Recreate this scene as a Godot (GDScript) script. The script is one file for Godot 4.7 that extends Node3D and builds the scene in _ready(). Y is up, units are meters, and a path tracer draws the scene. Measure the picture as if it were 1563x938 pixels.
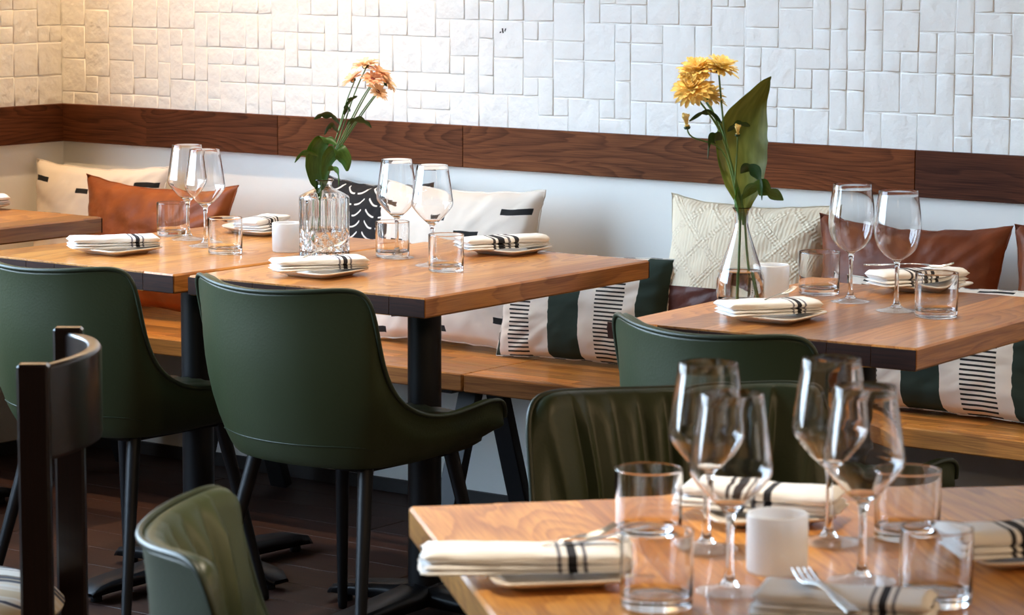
extends Node3D
# Restaurant corner: bench with cushions under a white stone-tile wall, set tables, green tub chairs.

var rng := RandomNumberGenerator.new()
var nz := FastNoiseLite.new()
var used := {}
var mats := {}


# ------------------------------------------------------------------ mesh builder
class MB:
	var v := PackedVector3Array()
	var uv := PackedVector2Array()
	var col := PackedColorArray()
	var idx := PackedInt32Array()
	var cur := Color.WHITE

	func vert(p: Vector3, t := Vector2.ZERO) -> int:
		v.append(p)
		uv.append(t)
		col.append(cur)
		return v.size() - 1

	func tri(a: int, b: int, c: int) -> void:
		idx.append(a)
		idx.append(b)
		idx.append(c)

	func quad(a: Vector3, b: Vector3, c: Vector3, d: Vector3, ta := Vector2.ZERO, tb := Vector2.ZERO, tc := Vector2.ZERO, td := Vector2.ZERO) -> void:
		# a b c d run clockwise seen from the front
		var i := vert(a, ta)
		vert(b, tb)
		vert(c, tc)
		vert(d, td)
		tri(i, i + 1, i + 2)
		tri(i, i + 2, i + 3)

	# rows of points sharing vertices; wrap joins the last column to the first
	func grid(rows: Array, wrap := false, uvs: Array = []) -> int:
		var start := v.size()
		var n: int = rows[0].size()
		for r in rows.size():
			for k in n:
				vert(rows[r][k], uvs[r][k] if uvs.size() else Vector2(float(k) / (n - 1), float(r) / (rows.size() - 1)))
		for r in rows.size() - 1:
			for k in (n if wrap else n - 1):
				var a := start + r * n + k
				var b := start + r * n + (k + 1) % n
				tri(a, b, b + n)
				tri(a, b + n, a + n)
		return start

	func flip_if_inside_out(from_index := 0) -> void:
		var s := 0.0
		var c := Vector3.ZERO
		for p in v:
			c += p
		c /= maxf(1.0, v.size())
		for k in range(from_index, idx.size(), 3):
			s += (v[idx[k]] - c).dot((v[idx[k + 1]] - c).cross(v[idx[k + 2]] - c))
		if s > 0.0:
			for k in range(from_index, idx.size(), 3):
				var t := idx[k + 1]
				idx[k + 1] = idx[k + 2]
				idx[k + 2] = t

	func mesh(colors := false) -> ArrayMesh:
		var n := PackedVector3Array()
		n.resize(v.size())
		for k in range(0, idx.size(), 3):
			var a := v[idx[k]]
			var f := (v[idx[k + 2]] - a).cross(v[idx[k + 1]] - a)
			n[idx[k]] += f
			n[idx[k + 1]] += f
			n[idx[k + 2]] += f
		for k in n.size():
			n[k] = n[k].normalized() if n[k].length_squared() > 1e-20 else Vector3.UP
		var arr := []
		arr.resize(Mesh.ARRAY_MAX)
		arr[Mesh.ARRAY_VERTEX] = v
		arr[Mesh.ARRAY_NORMAL] = n
		arr[Mesh.ARRAY_TEX_UV] = uv
		if colors:
			arr[Mesh.ARRAY_COLOR] = col
		arr[Mesh.ARRAY_INDEX] = idx
		var m := ArrayMesh.new()
		m.add_surface_from_arrays(Mesh.PRIMITIVE_TRIANGLES, arr)
		return m


# chamfered box, c centre, s size; grain 0 1 2 is the axis of the wood grain; off shifts the grain
func cbox(mb: MB, c: Vector3, s: Vector3, b := 0.002, grain := 0, off := Vector2.ZERO, basis := Basis()) -> void:
	var h := s * 0.5
	b = minf(b, minf(h.x, minf(h.y, h.z)) * 0.95)
	var start := mb.idx.size()
	var corner := func(sx: int, sy: int, sz: int, ax: int) -> Vector3:
		var p := Vector3(sx * (h.x - b), sy * (h.y - b), sz * (h.z - b))
		if ax == 0: p.x = sx * h.x
		if ax == 1: p.y = sy * h.y
		if ax == 2: p.z = sz * h.z
		return p
	var tex := func(p: Vector3) -> Vector2:
		var u: float
		var w: float
		if grain == 0:
			u = p.x; w = p.z + p.y
		elif grain == 1:
			u = p.y; w = p.x + p.z
		else:
			u = p.z; w = p.x + p.y
		return Vector2(u, w) + off
	var put := func(ps: Array) -> void:
		# orient outward
		var n: Vector3 = (ps[2] - ps[0]).cross(ps[1] - ps[0])
		var m := Vector3.ZERO
		for p in ps: m += p
		if n.dot(m) < 0.0: ps.reverse()
		var i0 := mb.v.size()
		for p in ps: mb.vert(c + basis * p, tex.call(p))
		mb.tri(i0, i0 + 1, i0 + 2)
		if ps.size() == 4: mb.tri(i0, i0 + 2, i0 + 3)
	for ax in 3:
		for sg in [-1, 1]:
			var ps := []
			for q in [[-1, -1], [1, -1], [1, 1], [-1, 1]]:
				var sgn := [0, 0, 0]
				sgn[ax] = sg
				sgn[(ax + 1) % 3] = q[0]
				sgn[(ax + 2) % 3] = q[1]
				ps.append(corner.call(sgn[0], sgn[1], sgn[2], ax))
			put.call(ps)
	if b > 0.0:
		for ax in 3: # edges parallel to ax
			var a1 := (ax + 1) % 3
			var a2 := (ax + 2) % 3
			for q in [[-1, -1], [1, -1], [1, 1], [-1, 1]]:
				var lo := [0, 0, 0]
				lo[a1] = q[0]
				lo[a2] = q[1]
				var hi := lo.duplicate()
				lo[ax] = -1
				hi[ax] = 1
				put.call([corner.call(lo[0], lo[1], lo[2], a1), corner.call(hi[0], hi[1], hi[2], a1), corner.call(hi[0], hi[1], hi[2], a2), corner.call(lo[0], lo[1], lo[2], a2)])
		for sx in [-1, 1]:
			for sy in [-1, 1]:
				for sz in [-1, 1]:
					put.call([corner.call(sx, sy, sz, 0), corner.call(sx, sy, sz, 1), corner.call(sx, sy, sz, 2)])


# profile: array of Vector2(r, y), from the axis round to the axis
func lathe(mb: MB, prof: Array, segs := 40, at := Vector3.ZERO, relief = null) -> void:
	var i0 := mb.idx.size()
	var rows := []
	for q in prof:
		var row := []
		for k in segs:
			var a := TAU * k / segs
			var r: float = q.x
			if relief != null: r += relief.call(a, q)
			row.append(at + Vector3(cos(a) * r, q.y, sin(a) * r))
		rows.append(row)
	mb.grid(rows, true)
	mb.flip_if_inside_out(i0)


func frame_of(t: Vector3, up := Vector3.UP) -> Basis:
	t = t.normalized()
	if absf(t.dot(up)) > 0.98: up = Vector3.RIGHT
	var x := up.cross(t).normalized()
	return Basis(x, t.cross(x).normalized(), t)


# round tube through points; radii a number or an array
func tube(mb: MB, pts: Array, radii, segs := 10, caps := true, flat := 1.0) -> void:
	var i0 := mb.idx.size()
	var rows := []
	var n := pts.size()
	for k in n:
		var t: Vector3 = (pts[mini(k + 1, n - 1)] - pts[maxi(k - 1, 0)])
		var f := frame_of(t)
		var r: float = radii[k] if radii is Array else radii
		if caps and k == 0:
			rows.append(ring(pts[0], f, r * 0.01, segs, flat))
		rows.append(ring(pts[k], f, r, segs, flat))
		if caps and k == n - 1:
			rows.append(ring(pts[k], f, r * 0.01, segs, flat))
	mb.grid(rows, true)
	mb.flip_if_inside_out(i0)


func ring(p: Vector3, f: Basis, r: float, segs: int, flat := 1.0) -> Array:
	var row := []
	for k in segs:
		var a := TAU * k / segs
		row.append(p + f.x * cos(a) * r + f.y * sin(a) * r * flat)
	return row


# smooth curve through points
func smooth(pts: Array, per := 5) -> Array:
	var out := []
	for k in pts.size() - 1:
		var p0 = pts[maxi(k - 1, 0)]
		var p1 = pts[k]
		var p2 = pts[k + 1]
		var p3 = pts[mini(k + 2, pts.size() - 1)]
		for j in per:
			out.append(p1.cubic_interpolate(p2, p0, p3, float(j) / per))
	out.append(pts[-1])
	return out


# ------------------------------------------------------------------ scene tree
func numbered(called: String) -> String:
	var k: int = used.get(called, 0)
	used[called] = k + 1
	return called if k == 0 else "%s_%03d" % [called, k]


func tag(o: Node, label: String, category: String, group := "") -> Node:
	o.set_meta("label", label)
	o.set_meta("category", category)
	if group: o.set_meta("group", group)
	return o


func thing(called: String, label: String, category: String, at := Vector3.ZERO, turn := 0.0, group := "") -> Node3D:
	var o := Node3D.new()
	o.name = numbered(called)
	add_child(o)
	o.position = at
	o.rotation.y = turn
	tag(o, label, category, group)
	return o


func part(called: String, m: Mesh, mat: Material, parent: Node, label := "") -> MeshInstance3D:
	var o := MeshInstance3D.new()
	o.mesh = m
	o.material_override = mat
	if parent == self:
		o.name = numbered(called)
		add_child(o)
	else:
		o.name = called
		parent.add_child(o, true)
	if label: o.set_meta("label", label)
	return o


func structure(called: String, label: String, at := Vector3.ZERO) -> Node3D:
	var o := Node3D.new()
	o.name = numbered(called)
	add_child(o)
	o.position = at
	o.set_meta("kind", "structure")
	o.set_meta("label", label)
	o.set_meta("category", "room")
	return o


func copy(o: Node3D, base: String, label: String, at: Vector3, turn: float) -> Node3D:
	var c: Node3D = o.duplicate()
	c.name = numbered(base)
	add_child(c)
	c.position = at
	c.rotation.y = turn
	c.set_meta("label", label)
	return c


# ------------------------------------------------------------------ materials
func srgb(r: int, g: int, b: int) -> Color:
	return Color(r / 255.0, g / 255.0, b / 255.0)


func mat(called: String, c: Color, rough := 0.6, metal := 0.0, spec := 0.5) -> StandardMaterial3D:
	var m := StandardMaterial3D.new()
	m.resource_name = called
	m.albedo_color = c
	m.roughness = rough
	m.metallic = metal
	m.metallic_specular = spec
	mats[called] = m
	return m


func noise_tex(freq: float, oct := 4, size := 512, type := FastNoiseLite.TYPE_SIMPLEX_SMOOTH, normal := 0.0) -> NoiseTexture2D:
	var n := FastNoiseLite.new()
	n.noise_type = type
	n.frequency = freq
	n.fractal_octaves = oct
	n.seed = 7
	var t := NoiseTexture2D.new()
	t.width = size
	t.height = size
	t.seamless = true
	t.noise = n
	if normal > 0.0:
		t.as_normal_map = true
		t.bump_strength = normal
	return t


# wood figure: one field in 0..1 over 2.4 m along by 0.6 m across
const WU := 1024
const WV := 512
func wood_field(sd: int, rings: float, arch: float) -> PackedFloat32Array:
	var a := FastNoiseLite.new()
	a.seed = sd
	a.frequency = 1.0
	a.fractal_octaves = 2
	var f := FastNoiseLite.new()
	f.seed = sd + 5
	f.frequency = 1.0
	f.fractal_octaves = 3
	var out := PackedFloat32Array()
	out.resize(WU * WV)
	for j in WV:
		var y := 0.6 * j / WV
		for i in WU:
			var x := 2.4 * i / WU
			var wob := a.get_noise_2d(x * 1.1, y * 4.0) * 0.035
			var cell := fposmod(y + wob, 0.12) - 0.06
			var depth := arch * (a.get_noise_2d(x * 0.9 + 40.0, floorf((y + wob) / 0.12) * 9.0) + 0.15)
			var rad := sqrt(cell * cell + depth * depth) + a.get_noise_2d(x * 3.0, y * 30.0) * 0.004
			var t := fposmod(rad * rings, 1.0)
			var ringv := t * t * (1.0 if t < 0.93 else (1.0 - t) / 0.07)
			var fib := f.get_noise_2d(x * 6.0, y * 380.0) * 0.5 + 0.5
			var blot := f.get_noise_2d(x * 2.0 + 9.0, y * 9.0) * 0.5 + 0.5
			out[j * WU + i] = clampf(0.26 * ringv + 0.48 * fib + 0.26 * blot, 0.0, 1.0)
	return out


func wood_tex(field: PackedFloat32Array, dark: Color, light: Color) -> ImageTexture:
	var d := PackedByteArray()
	d.resize(WU * WV * 3)
	var lut := PackedByteArray()
	for k in 256:
		var c := light.lerp(dark, smoothstep(0.1, 0.95, k / 255.0))
		lut.append(int(c.r * 255))
		lut.append(int(c.g * 255))
		lut.append(int(c.b * 255))
	for k in WU * WV:
		var q := int(field[k] * 255.0) * 3
		d[k * 3] = lut[q]
		d[k * 3 + 1] = lut[q + 1]
		d[k * 3 + 2] = lut[q + 2]
	return ImageTexture.create_from_image(Image.create_from_data(WU, WV, false, Image.FORMAT_RGB8, d))


func wood(called: String, tex: Texture2D, tint: Color, rough: float, coat := 0.0) -> StandardMaterial3D:
	var m := mat(called, tint, rough)
	m.albedo_texture = tex
	m.uv1_scale = Vector3(1.0 / 2.4, 1.0 / 0.6, 1.0)
	if coat > 0.0:
		m.clearcoat_enabled = true
		m.clearcoat = coat
		m.clearcoat_roughness = 0.12
	return m


func glass(called: String, tint: Color, rough := 0.0, scale := 0.05, alpha := 0.0) -> StandardMaterial3D:
	var m := mat(called, Color(tint.r, tint.g, tint.b, alpha), rough)
	m.transparency = BaseMaterial3D.TRANSPARENCY_ALPHA
	m.refraction_enabled = true
	m.refraction_scale = scale
	return m


func make_materials() -> void:
	var wa := wood_field(11, 95.0, 0.10)
	var wb := wood_field(37, 60.0, 0.16)
	var t_walnut := wood_tex(wa, srgb(62, 34, 20), srgb(132, 84, 54))
	var t_acacia := wood_tex(wb, srgb(150, 96, 44), srgb(236, 184, 106))
	mats.walnut = []
	for c in [srgb(205, 190, 180), srgb(235, 225, 215), srgb(250, 240, 228), srgb(255, 222, 180), srgb(185, 165, 165)]:
		var wm := wood("walnut_board", t_walnut, c, 0.6)
		wm.metallic_specular = 0.22
		mats.walnut.append(wm)
	mats.plank = []
	for c in [srgb(255, 236, 214), srgb(238, 214, 190), srgb(250, 226, 196), srgb(226, 198, 172)]:
		mats.plank.append(wood("table_plank", t_acacia, c, 0.36, 0.35))
	mats.plank_dark = []
	for c in [srgb(226, 205, 190), srgb(196, 174, 158), srgb(238, 212, 186), srgb(180, 156, 142)]:
		mats.plank_dark.append(wood("brown_table_plank", t_acacia, c, 0.36, 0.35))
	mats.end_grain = wood("end_grain", t_walnut, srgb(135, 104, 84), 0.85)
	var bw := wood("bench_stave", t_acacia, srgb(255, 238, 214), 0.4, 0.2)
	bw.vertex_color_use_as_albedo = true
	wood("floor_board", t_walnut, srgb(128, 100, 78), 0.6)
	wood("dark_chair_wood", t_walnut, srgb(74, 56, 50), 0.3, 0.5)
	# plain surfaces
	var pl := mat("plaster", srgb(240, 240, 236), 0.85)
	pl.normal_enabled = true
	pl.normal_texture = noise_tex(0.02, 4, 512, FastNoiseLite.TYPE_SIMPLEX_SMOOTH, 1.5)
	pl.normal_scale = 0.25
	pl.uv1_triplanar = true
	pl.uv1_scale = Vector3(2, 2, 2)
	var ti := mat("white_tile", srgb(243, 242, 238), 0.6)
	ti.normal_enabled = true
	ti.normal_texture = noise_tex(0.012, 5, 512, FastNoiseLite.TYPE_SIMPLEX_SMOOTH, 5.0)
	ti.normal_scale = 0.9
	ti.uv1_triplanar = true
	ti.uv1_world_triplanar = true
	ti.uv1_scale = Vector3(3, 3, 3)
	mat("grey_paint", srgb(84, 82, 80), 0.8)
	mat("dark_paint", srgb(46, 44, 44), 0.7)
	mat("ceiling_paint", srgb(150, 146, 140), 0.9)
	var gl := mat("green_leather", srgb(56, 66, 41), 0.42)
	gl.normal_enabled = true
	gl.normal_texture = noise_tex(0.09, 3, 512, FastNoiseLite.TYPE_CELLULAR, 2.0)
	gl.normal_scale = 0.25
	gl.uv1_triplanar = true
	gl.uv1_scale = Vector3(4, 4, 4)
	mat("green_piping", srgb(46, 56, 38), 0.42)
	mat("black_metal", srgb(26, 26, 29), 0.45, 0.3)
	mat("black_cloth", srgb(20, 20, 22), 0.9)
	for q in [["tan_leather", srgb(172, 90, 36)], ["brown_leather", srgb(142, 72, 36)], ["maroon_leather", srgb(104, 54, 42)]]:
		var le := mat(q[0], q[1], 0.46, 0.0, 0.4)
		var nt := noise_tex(0.006, 4, 512)
		var g := Gradient.new()
		g.set_color(0, Color(0.72, 0.68, 0.66))
		g.set_color(1, Color(1, 1, 1))
		nt.color_ramp = g
		le.albedo_texture = nt
		le.uv1_triplanar = true
		le.uv1_scale = Vector3(3, 3, 3)
		le.normal_enabled = true
		le.normal_texture = noise_tex(0.03, 4, 512, FastNoiseLite.TYPE_SIMPLEX_SMOOTH, 3.0)
		le.normal_scale = 0.35
	glass("clear_glass", Color(1, 1, 1))
	var tg := mat("thin_glass", Color(1, 1, 1, 0.08), 0.0)
	tg.transparency = BaseMaterial3D.TRANSPARENCY_ALPHA
	glass("crystal_glass", Color(1, 1, 1), 0.0, 0.055)
	var fg := mat("frosted_glass", srgb(246, 247, 248), 0.35)
	fg.backlight_enabled = true
	fg.backlight = Color(0.95, 0.95, 0.95)
	glass("water", Color(0.99, 1, 0.99), 0.0, 0.033)
	mat("plate_glaze", srgb(236, 226, 214), 0.2)
	mat("steel", srgb(205, 203, 200), 0.22, 1.0)
	mat("white_cotton", srgb(244, 243, 242), 0.85)
	mat("stem_green", srgb(92, 124, 60), 0.5)
	for q in [["leaf_dark", srgb(50, 82, 36)], ["leaf_mid", srgb(84, 128, 52)], ["leaf_olive", srgb(146, 156, 76)]]:
		var lf := mat(q[0], q[1], 0.42)
		lf.backlight_enabled = true
		lf.backlight = Color(0.5, 0.6, 0.2)
		var lt := noise_tex(0.02, 3, 256)
		var lg := Gradient.new()
		lg.set_color(0, Color(0.75, 0.78, 0.7))
		lg.set_color(1, Color(1, 1, 1))
		lt.color_ramp = lg
		lf.albedo_texture = lt
	for q in [["petal_peach", srgb(255, 218, 184)], ["petal_coral", srgb(250, 192, 154)], ["petal_yellow", srgb(255, 236, 156)], ["petal_gold", srgb(254, 222, 128)]]:
		var pm := mat(q[0], q[1], 0.7)
		pm.backlight_enabled = true
		pm.backlight = Color(0.7, 0.62, 0.45)
	mat("flower_eye", srgb(110, 38, 30), 0.8)
	mat("paint_white", srgb(235, 235, 232), 0.5)


func print_tex(w: int, h: int, base: Color, draw: Callable) -> ImageTexture:
	var im := Image.create(w, h, false, Image.FORMAT_RGB8)
	im.fill(base)
	draw.call(im)
	return ImageTexture.create_from_image(im)


func cloth(called: String, tex: Texture2D, rough := 0.9) -> StandardMaterial3D:
	var m := mat(called, Color.WHITE, rough)
	m.albedo_texture = tex
	m.texture_repeat = false
	return m


# ------------------------------------------------------------------ room
func tile_mesh(w: float, h: float, sd: int) -> ArrayMesh:
	var r := RandomNumberGenerator.new()
	r.seed = sd
	var mb := MB.new()
	var b := 0.0035
	var o := []
	var inn := []
	var mid := []
	for q in [Vector2(-1, -1), Vector2(-1, 1), Vector2(1, 1), Vector2(1, -1)]:
		var jit := Vector2(r.randf_range(-0.0012, 0.0012), r.randf_range(-0.0012, 0.0012))
		var p := Vector2(q.x * w * 0.5, q.y * h * 0.5)
		o.append(Vector3(p.x, p.y, -0.012))
		mid.append(Vector3(p.x - q.x * 0.0006 + jit.x, p.y - q.y * 0.0006 + jit.y, 0.0026))
		inn.append(Vector3(p.x - q.x * b + jit.x, p.y - q.y * b + jit.y, 0.0042 + r.randf_range(-0.0005, 0.0005)))
	var c := Vector3(r.randf_range(-0.25, 0.25) * w, r.randf_range(-0.25, 0.25) * h, 0.0042 + r.randf_range(-0.0005, 0.0008))
	var io := []
	for ringp in [o, mid, inn]:
		var ids := []
		for p in ringp: ids.append(mb.vert(p))
		io.append(ids)
	for k in 4:
		var n := (k + 1) % 4
		for L in 2:
			mb.tri(io[L][k], io[L + 1][k], io[L + 1][n])
			mb.tri(io[L][k], io[L + 1][n], io[L][n])
	var ci := mb.vert(c)
	for k in 4:
		mb.tri(io[2][k], ci, io[2][(k + 1) % 4])
	mb.flip_if_inside_out()
	return mb.mesh()


# fills cols x rows modules with stones of 1x1, 2x1, 1x2, 2x2 modules
func tile_layout(cols: int, rows: int, sd: int) -> Array:
	var r := RandomNumberGenerator.new()
	r.seed = sd
	var full := {}
	var out := []
	for y in rows:
		for x in cols:
			if full.has(Vector2i(x, y)): continue
			var q := r.randf()
			var s := Vector2i(2, 2) if q < 0.38 else Vector2i(2, 1) if q < 0.58 else Vector2i(1, 2) if q < 0.76 else Vector2i(1, 1)
			while true:
				var ok := x + s.x <= cols and y + s.y <= rows
				if ok:
					for i in s.x:
						for j in s.y:
							if full.has(Vector2i(x + i, y + j)): ok = false
				if ok: break
				s = Vector2i(1, s.y) if s.x > 1 else Vector2i(1, 1)
			for i in s.x:
				for j in s.y:
					full[Vector2i(x + i, y + j)] = true
			out.append(Rect2i(Vector2i(x, y), s))
	return out


const MODULE := 0.0462
func lay_tiles(wall: Node3D, cols: int, rows: int, single_cols: int, single_rows: int, flip: bool, sd: int) -> void:
	# wall local: x along, y up, z out of the wall; the left wall runs its columns towards negative x
	var meshes := {}
	var r := RandomNumberGenerator.new()
	r.seed = sd + 3
	var rest := MB.new()
	for q in tile_layout(cols, rows, sd):
		var key := Vector3i(q.size.x, q.size.y, r.randi() % 5)
		if not meshes.has(key):
			meshes[key] = tile_mesh(q.size.x * MODULE - 0.0005, q.size.y * MODULE - 0.0005, key.x * 100 + key.y * 10 + key.z + sd)
		var c: Vector2 = (Vector2(q.position) + Vector2(q.size) * 0.5) * MODULE
		var at := Vector3(-c.x if flip else c.x, c.y, r.randf_range(-0.0006, 0.0006))
		var turn := Basis.from_euler(Vector3(r.randf_range(-0.010, 0.010), r.randf_range(-0.010, 0.010), r.randf_range(-0.006, 0.006)))
		if q.position.x < single_cols and q.position.y < single_rows:
			var o := part("tile", meshes[key], mats.white_tile, wall)
			o.transform = Transform3D(turn, at)
		else:
			var a: Array = meshes[key].surface_get_arrays(0)
			var i0 := rest.v.size()
			for p in a[Mesh.ARRAY_VERTEX]: rest.vert(turn * p + at)
			for i in a[Mesh.ARRAY_INDEX]: rest.idx.append(i0 + i)
	if rest.v.size():
		var o := part("tiling", rest.mesh(), mats.white_tile, wall)
		o.set_meta("kind", "stuff")


const BAND_TOP := 0.970
const BAND_LOW := 0.865
const BAND_OUT := 0.022
const ROOM_X := 9.0
const ROOM_Z := 9.0
const ROOM_H := 3.0
const WIN_0 := 1.25
const WIN_1 := 5.45
const WIN_LOW := 0.8
const WIN_TOP := 2.9

func slab(called: String, m: Material, parent: Node, lo: Vector3, hi: Vector3, bevel := 0.0) -> MeshInstance3D:
	var mb := MB.new()
	cbox(mb, (lo + hi) * 0.5, hi - lo, bevel)
	return part(called, mb.mesh(), m, parent)


func build_room() -> void:
	# floor of long boards
	var fl := structure("floor", "dark brown wooden board floor")
	slab("subfloor", mats.dark_paint, fl, Vector3(-0.2, -0.12, -0.2), Vector3(ROOM_X, -0.012, ROOM_Z))
	var fm := []
	for k in 6:
		var mb := MB.new()
		cbox(mb, Vector3(0.9, -0.006, 0), Vector3(1.797, 0.012, 0.137), 0.0012, 0, Vector2(0.3, 0.05 + 0.09 * k))
		fm.append(mb.mesh())
	var rest := MB.new()
	for row in 65:
		var shift := fposmod(row * 0.73, 1.8) - 1.8
		var z := 0.069 + row * 0.138
		var x := shift
		while x < ROOM_X:
			var lo := maxf(x, 0.0)
			if x >= 0.0 and x < 3.7 and z < 3.4:
				var o := part("floor_board", fm[rng.randi() % 6], mats.floor_board, fl)
				o.position = Vector3(x, 0, z)
			else:
				var hi := minf(x + 1.797, ROOM_X)
				if hi - lo > 0.02:
					cbox(rest, Vector3((lo + hi) * 0.5, -0.006, z), Vector3(hi - lo, 0.012, 0.137), 0.0012, 0, Vector2(0.9, 0.05 + 0.09 * (row % 6)))
			x += 1.8
	part("floor_boards", rest.mesh(), mats.floor_board, fl).set_meta("kind", "stuff")

	# back wall: plain paint below the wooden band, painted stone tile above
	var wb := structure("wall_back", "white wall of painted stone tiles above, smooth pale paint below")
	slab("plaster_panel", mats.plaster, wb, Vector3(-0.2, -0.12, -0.2), Vector3(ROOM_X + 0.2, 0.93, 0.0))
	slab("tile_backing", mats.white_tile, wb, Vector3(-0.2, 0.93, -0.2), Vector3(ROOM_X + 0.2, ROOM_H, -0.0018))
	var th := Node3D.new()
	th.name = "tile_field"
	wb.add_child(th)
	th.position = Vector3(0.0, BAND_TOP - 0.012, -0.004)
	lay_tiles(th, 92, 20, 67, 8, false, 21)

	var sc := MB.new()
	for q in [[0, 0, 0.004, 0.012, 0.2], [0.008, 0.002, 0.003, 0.008, -0.4], [-0.007, -0.004, 0.005, 0.003, 0.3]]:
		cbox(sc, Vector3(1.554 + q[0], 1.2106 + q[1], 0.0012), Vector3(q[2], q[3], 0.0006), 0.0002, 0, Vector2.ZERO, Basis(Vector3.BACK, q[4]))
	part("scuff", sc.mesh(), mats.dark_paint, wb, "small dark scuff on a tile").set_meta("kind", "stuff")
	# left wall: tiled next to the corner, then tall windows to the street
	var wl := structure("wall_left", "tiled white left wall meeting the back wall in the corner")
	slab("plaster_panel", mats.plaster, wl, Vector3(-0.2, -0.12, 0.0), Vector3(0.0, 0.93, WIN_0))
	slab("tile_backing", mats.white_tile, wl, Vector3(-0.2, 0.93, 0.0), Vector3(-0.0018, ROOM_H, WIN_0))
	slab("sill_wall", mats.plaster, wl, Vector3(-0.2, -0.12, WIN_0), Vector3(0.0, WIN_LOW, WIN_1))
	slab("lintel", mats.plaster, wl, Vector3(-0.2, WIN_TOP, WIN_0), Vector3(0.0, ROOM_H, WIN_1))
	slab("end_wall", mats.grey_paint, wl, Vector3(-0.2, -0.12, WIN_1), Vector3(0.0, ROOM_H, ROOM_Z + 0.2))
	var tl := Node3D.new()
	tl.name = "tile_field"
	wl.add_child(tl)
	tl.position = Vector3(-0.004, BAND_TOP - 0.012, 0.0)
	tl.rotation.y = PI / 2
	lay_tiles(tl, 22, 20, 12, 8, true, 58)
	for k in 3:
		var w := structure("window_%d" % (k + 1), "tall street window with a slim dark frame")
		var z0 := lerpf(WIN_0, WIN_1, k / 3.0)
		var z1 := lerpf(WIN_0, WIN_1, (k + 1) / 3.0)
		for q in [[Vector3(-0.13, WIN_LOW, z0), Vector3(-0.07, WIN_TOP, z0 + 0.04)], [Vector3(-0.13, WIN_LOW, z1 - 0.04), Vector3(-0.07, WIN_TOP, z1)], [Vector3(-0.13, WIN_LOW, z0 + 0.04), Vector3(-0.07, WIN_LOW + 0.04, z1 - 0.04)], [Vector3(-0.13, WIN_TOP - 0.04, z0 + 0.04), Vector3(-0.07, WIN_TOP, z1 - 0.04)]]:
			slab("window_frame", mats.dark_paint, w, q[0], q[1], 0.004)
	# the rest of the room, behind the camera
	var wr := structure("wall_right", "plain painted wall on the far right of the room")
	slab("plaster_panel", mats.grey_paint, wr, Vector3(ROOM_X, -0.12, -0.2), Vector3(ROOM_X + 0.2, ROOM_H, ROOM_Z + 0.2))
	var wf := structure("wall_front", "plain painted wall behind the viewer")
	slab("plaster_panel", mats.grey_paint, wf, Vector3(-0.2, -0.12, ROOM_Z), Vector3(ROOM_X + 0.2, ROOM_H, ROOM_Z + 0.2))
	var ce := structure("ceiling", "off-white ceiling of the dining room")
	slab("ceiling_panel", mats.ceiling_paint, ce, Vector3(-0.2, ROOM_H, -0.2), Vector3(ROOM_X + 0.2, ROOM_H + 0.15, ROOM_Z + 0.2))

	# wooden band
	var t1 := structure("trim_1", "dark walnut board band along the back wall")
	var xs := [BAND_OUT, 0.825, 1.445, 2.315, 2.735, 3.55, 4.4, 5.4, 6.4, 7.4, 8.4, ROOM_X]
	var tone := [0, 1, 2, 3, 4, 1, 2, 0, 1, 2, 3]
	for k in xs.size() - 1:
		var mb := MB.new()
		var len: float = xs[k + 1] - xs[k] - 0.0012
		cbox(mb, Vector3(xs[k] + len * 0.5, (BAND_TOP + BAND_LOW) * 0.5, BAND_OUT * 0.5), Vector3(len, BAND_TOP - BAND_LOW, BAND_OUT), 0.0012, 0, Vector2(0.35 * (k % 3) - xs[k] + 0.1, 0.075 + 0.12 * (k % 4) - 0.9))
		part("board", mb.mesh(), mats.walnut[tone[k]], t1)
	var t2 := structure("trim_2", "dark walnut board band along the left wall")
	var lb := MB.new()
	cbox(lb, Vector3(BAND_OUT * 0.5, (BAND_TOP + BAND_LOW) * 0.5, 0.475), Vector3(BAND_OUT, BAND_TOP - BAND_LOW, 0.95), 0.0012, 2, Vector2(0.6, -0.7))
	part("board", lb.mesh(), mats.walnut[0], t2)
	var b1 := structure("baseboard_back", "black baseboard at the foot of the back wall")
	slab("board", mats.dark_paint, b1, Vector3(0.012, 0.0, 0.0), Vector3(ROOM_X, 0.035, 0.012), 0.001)
	var b2 := structure("baseboard_left", "black baseboard at the foot of the left wall")
	slab("board", mats.dark_paint, b2, Vector3(0.0, 0.0, 0.0), Vector3(0.012, 0.035, ROOM_Z), 0.001)


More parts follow.
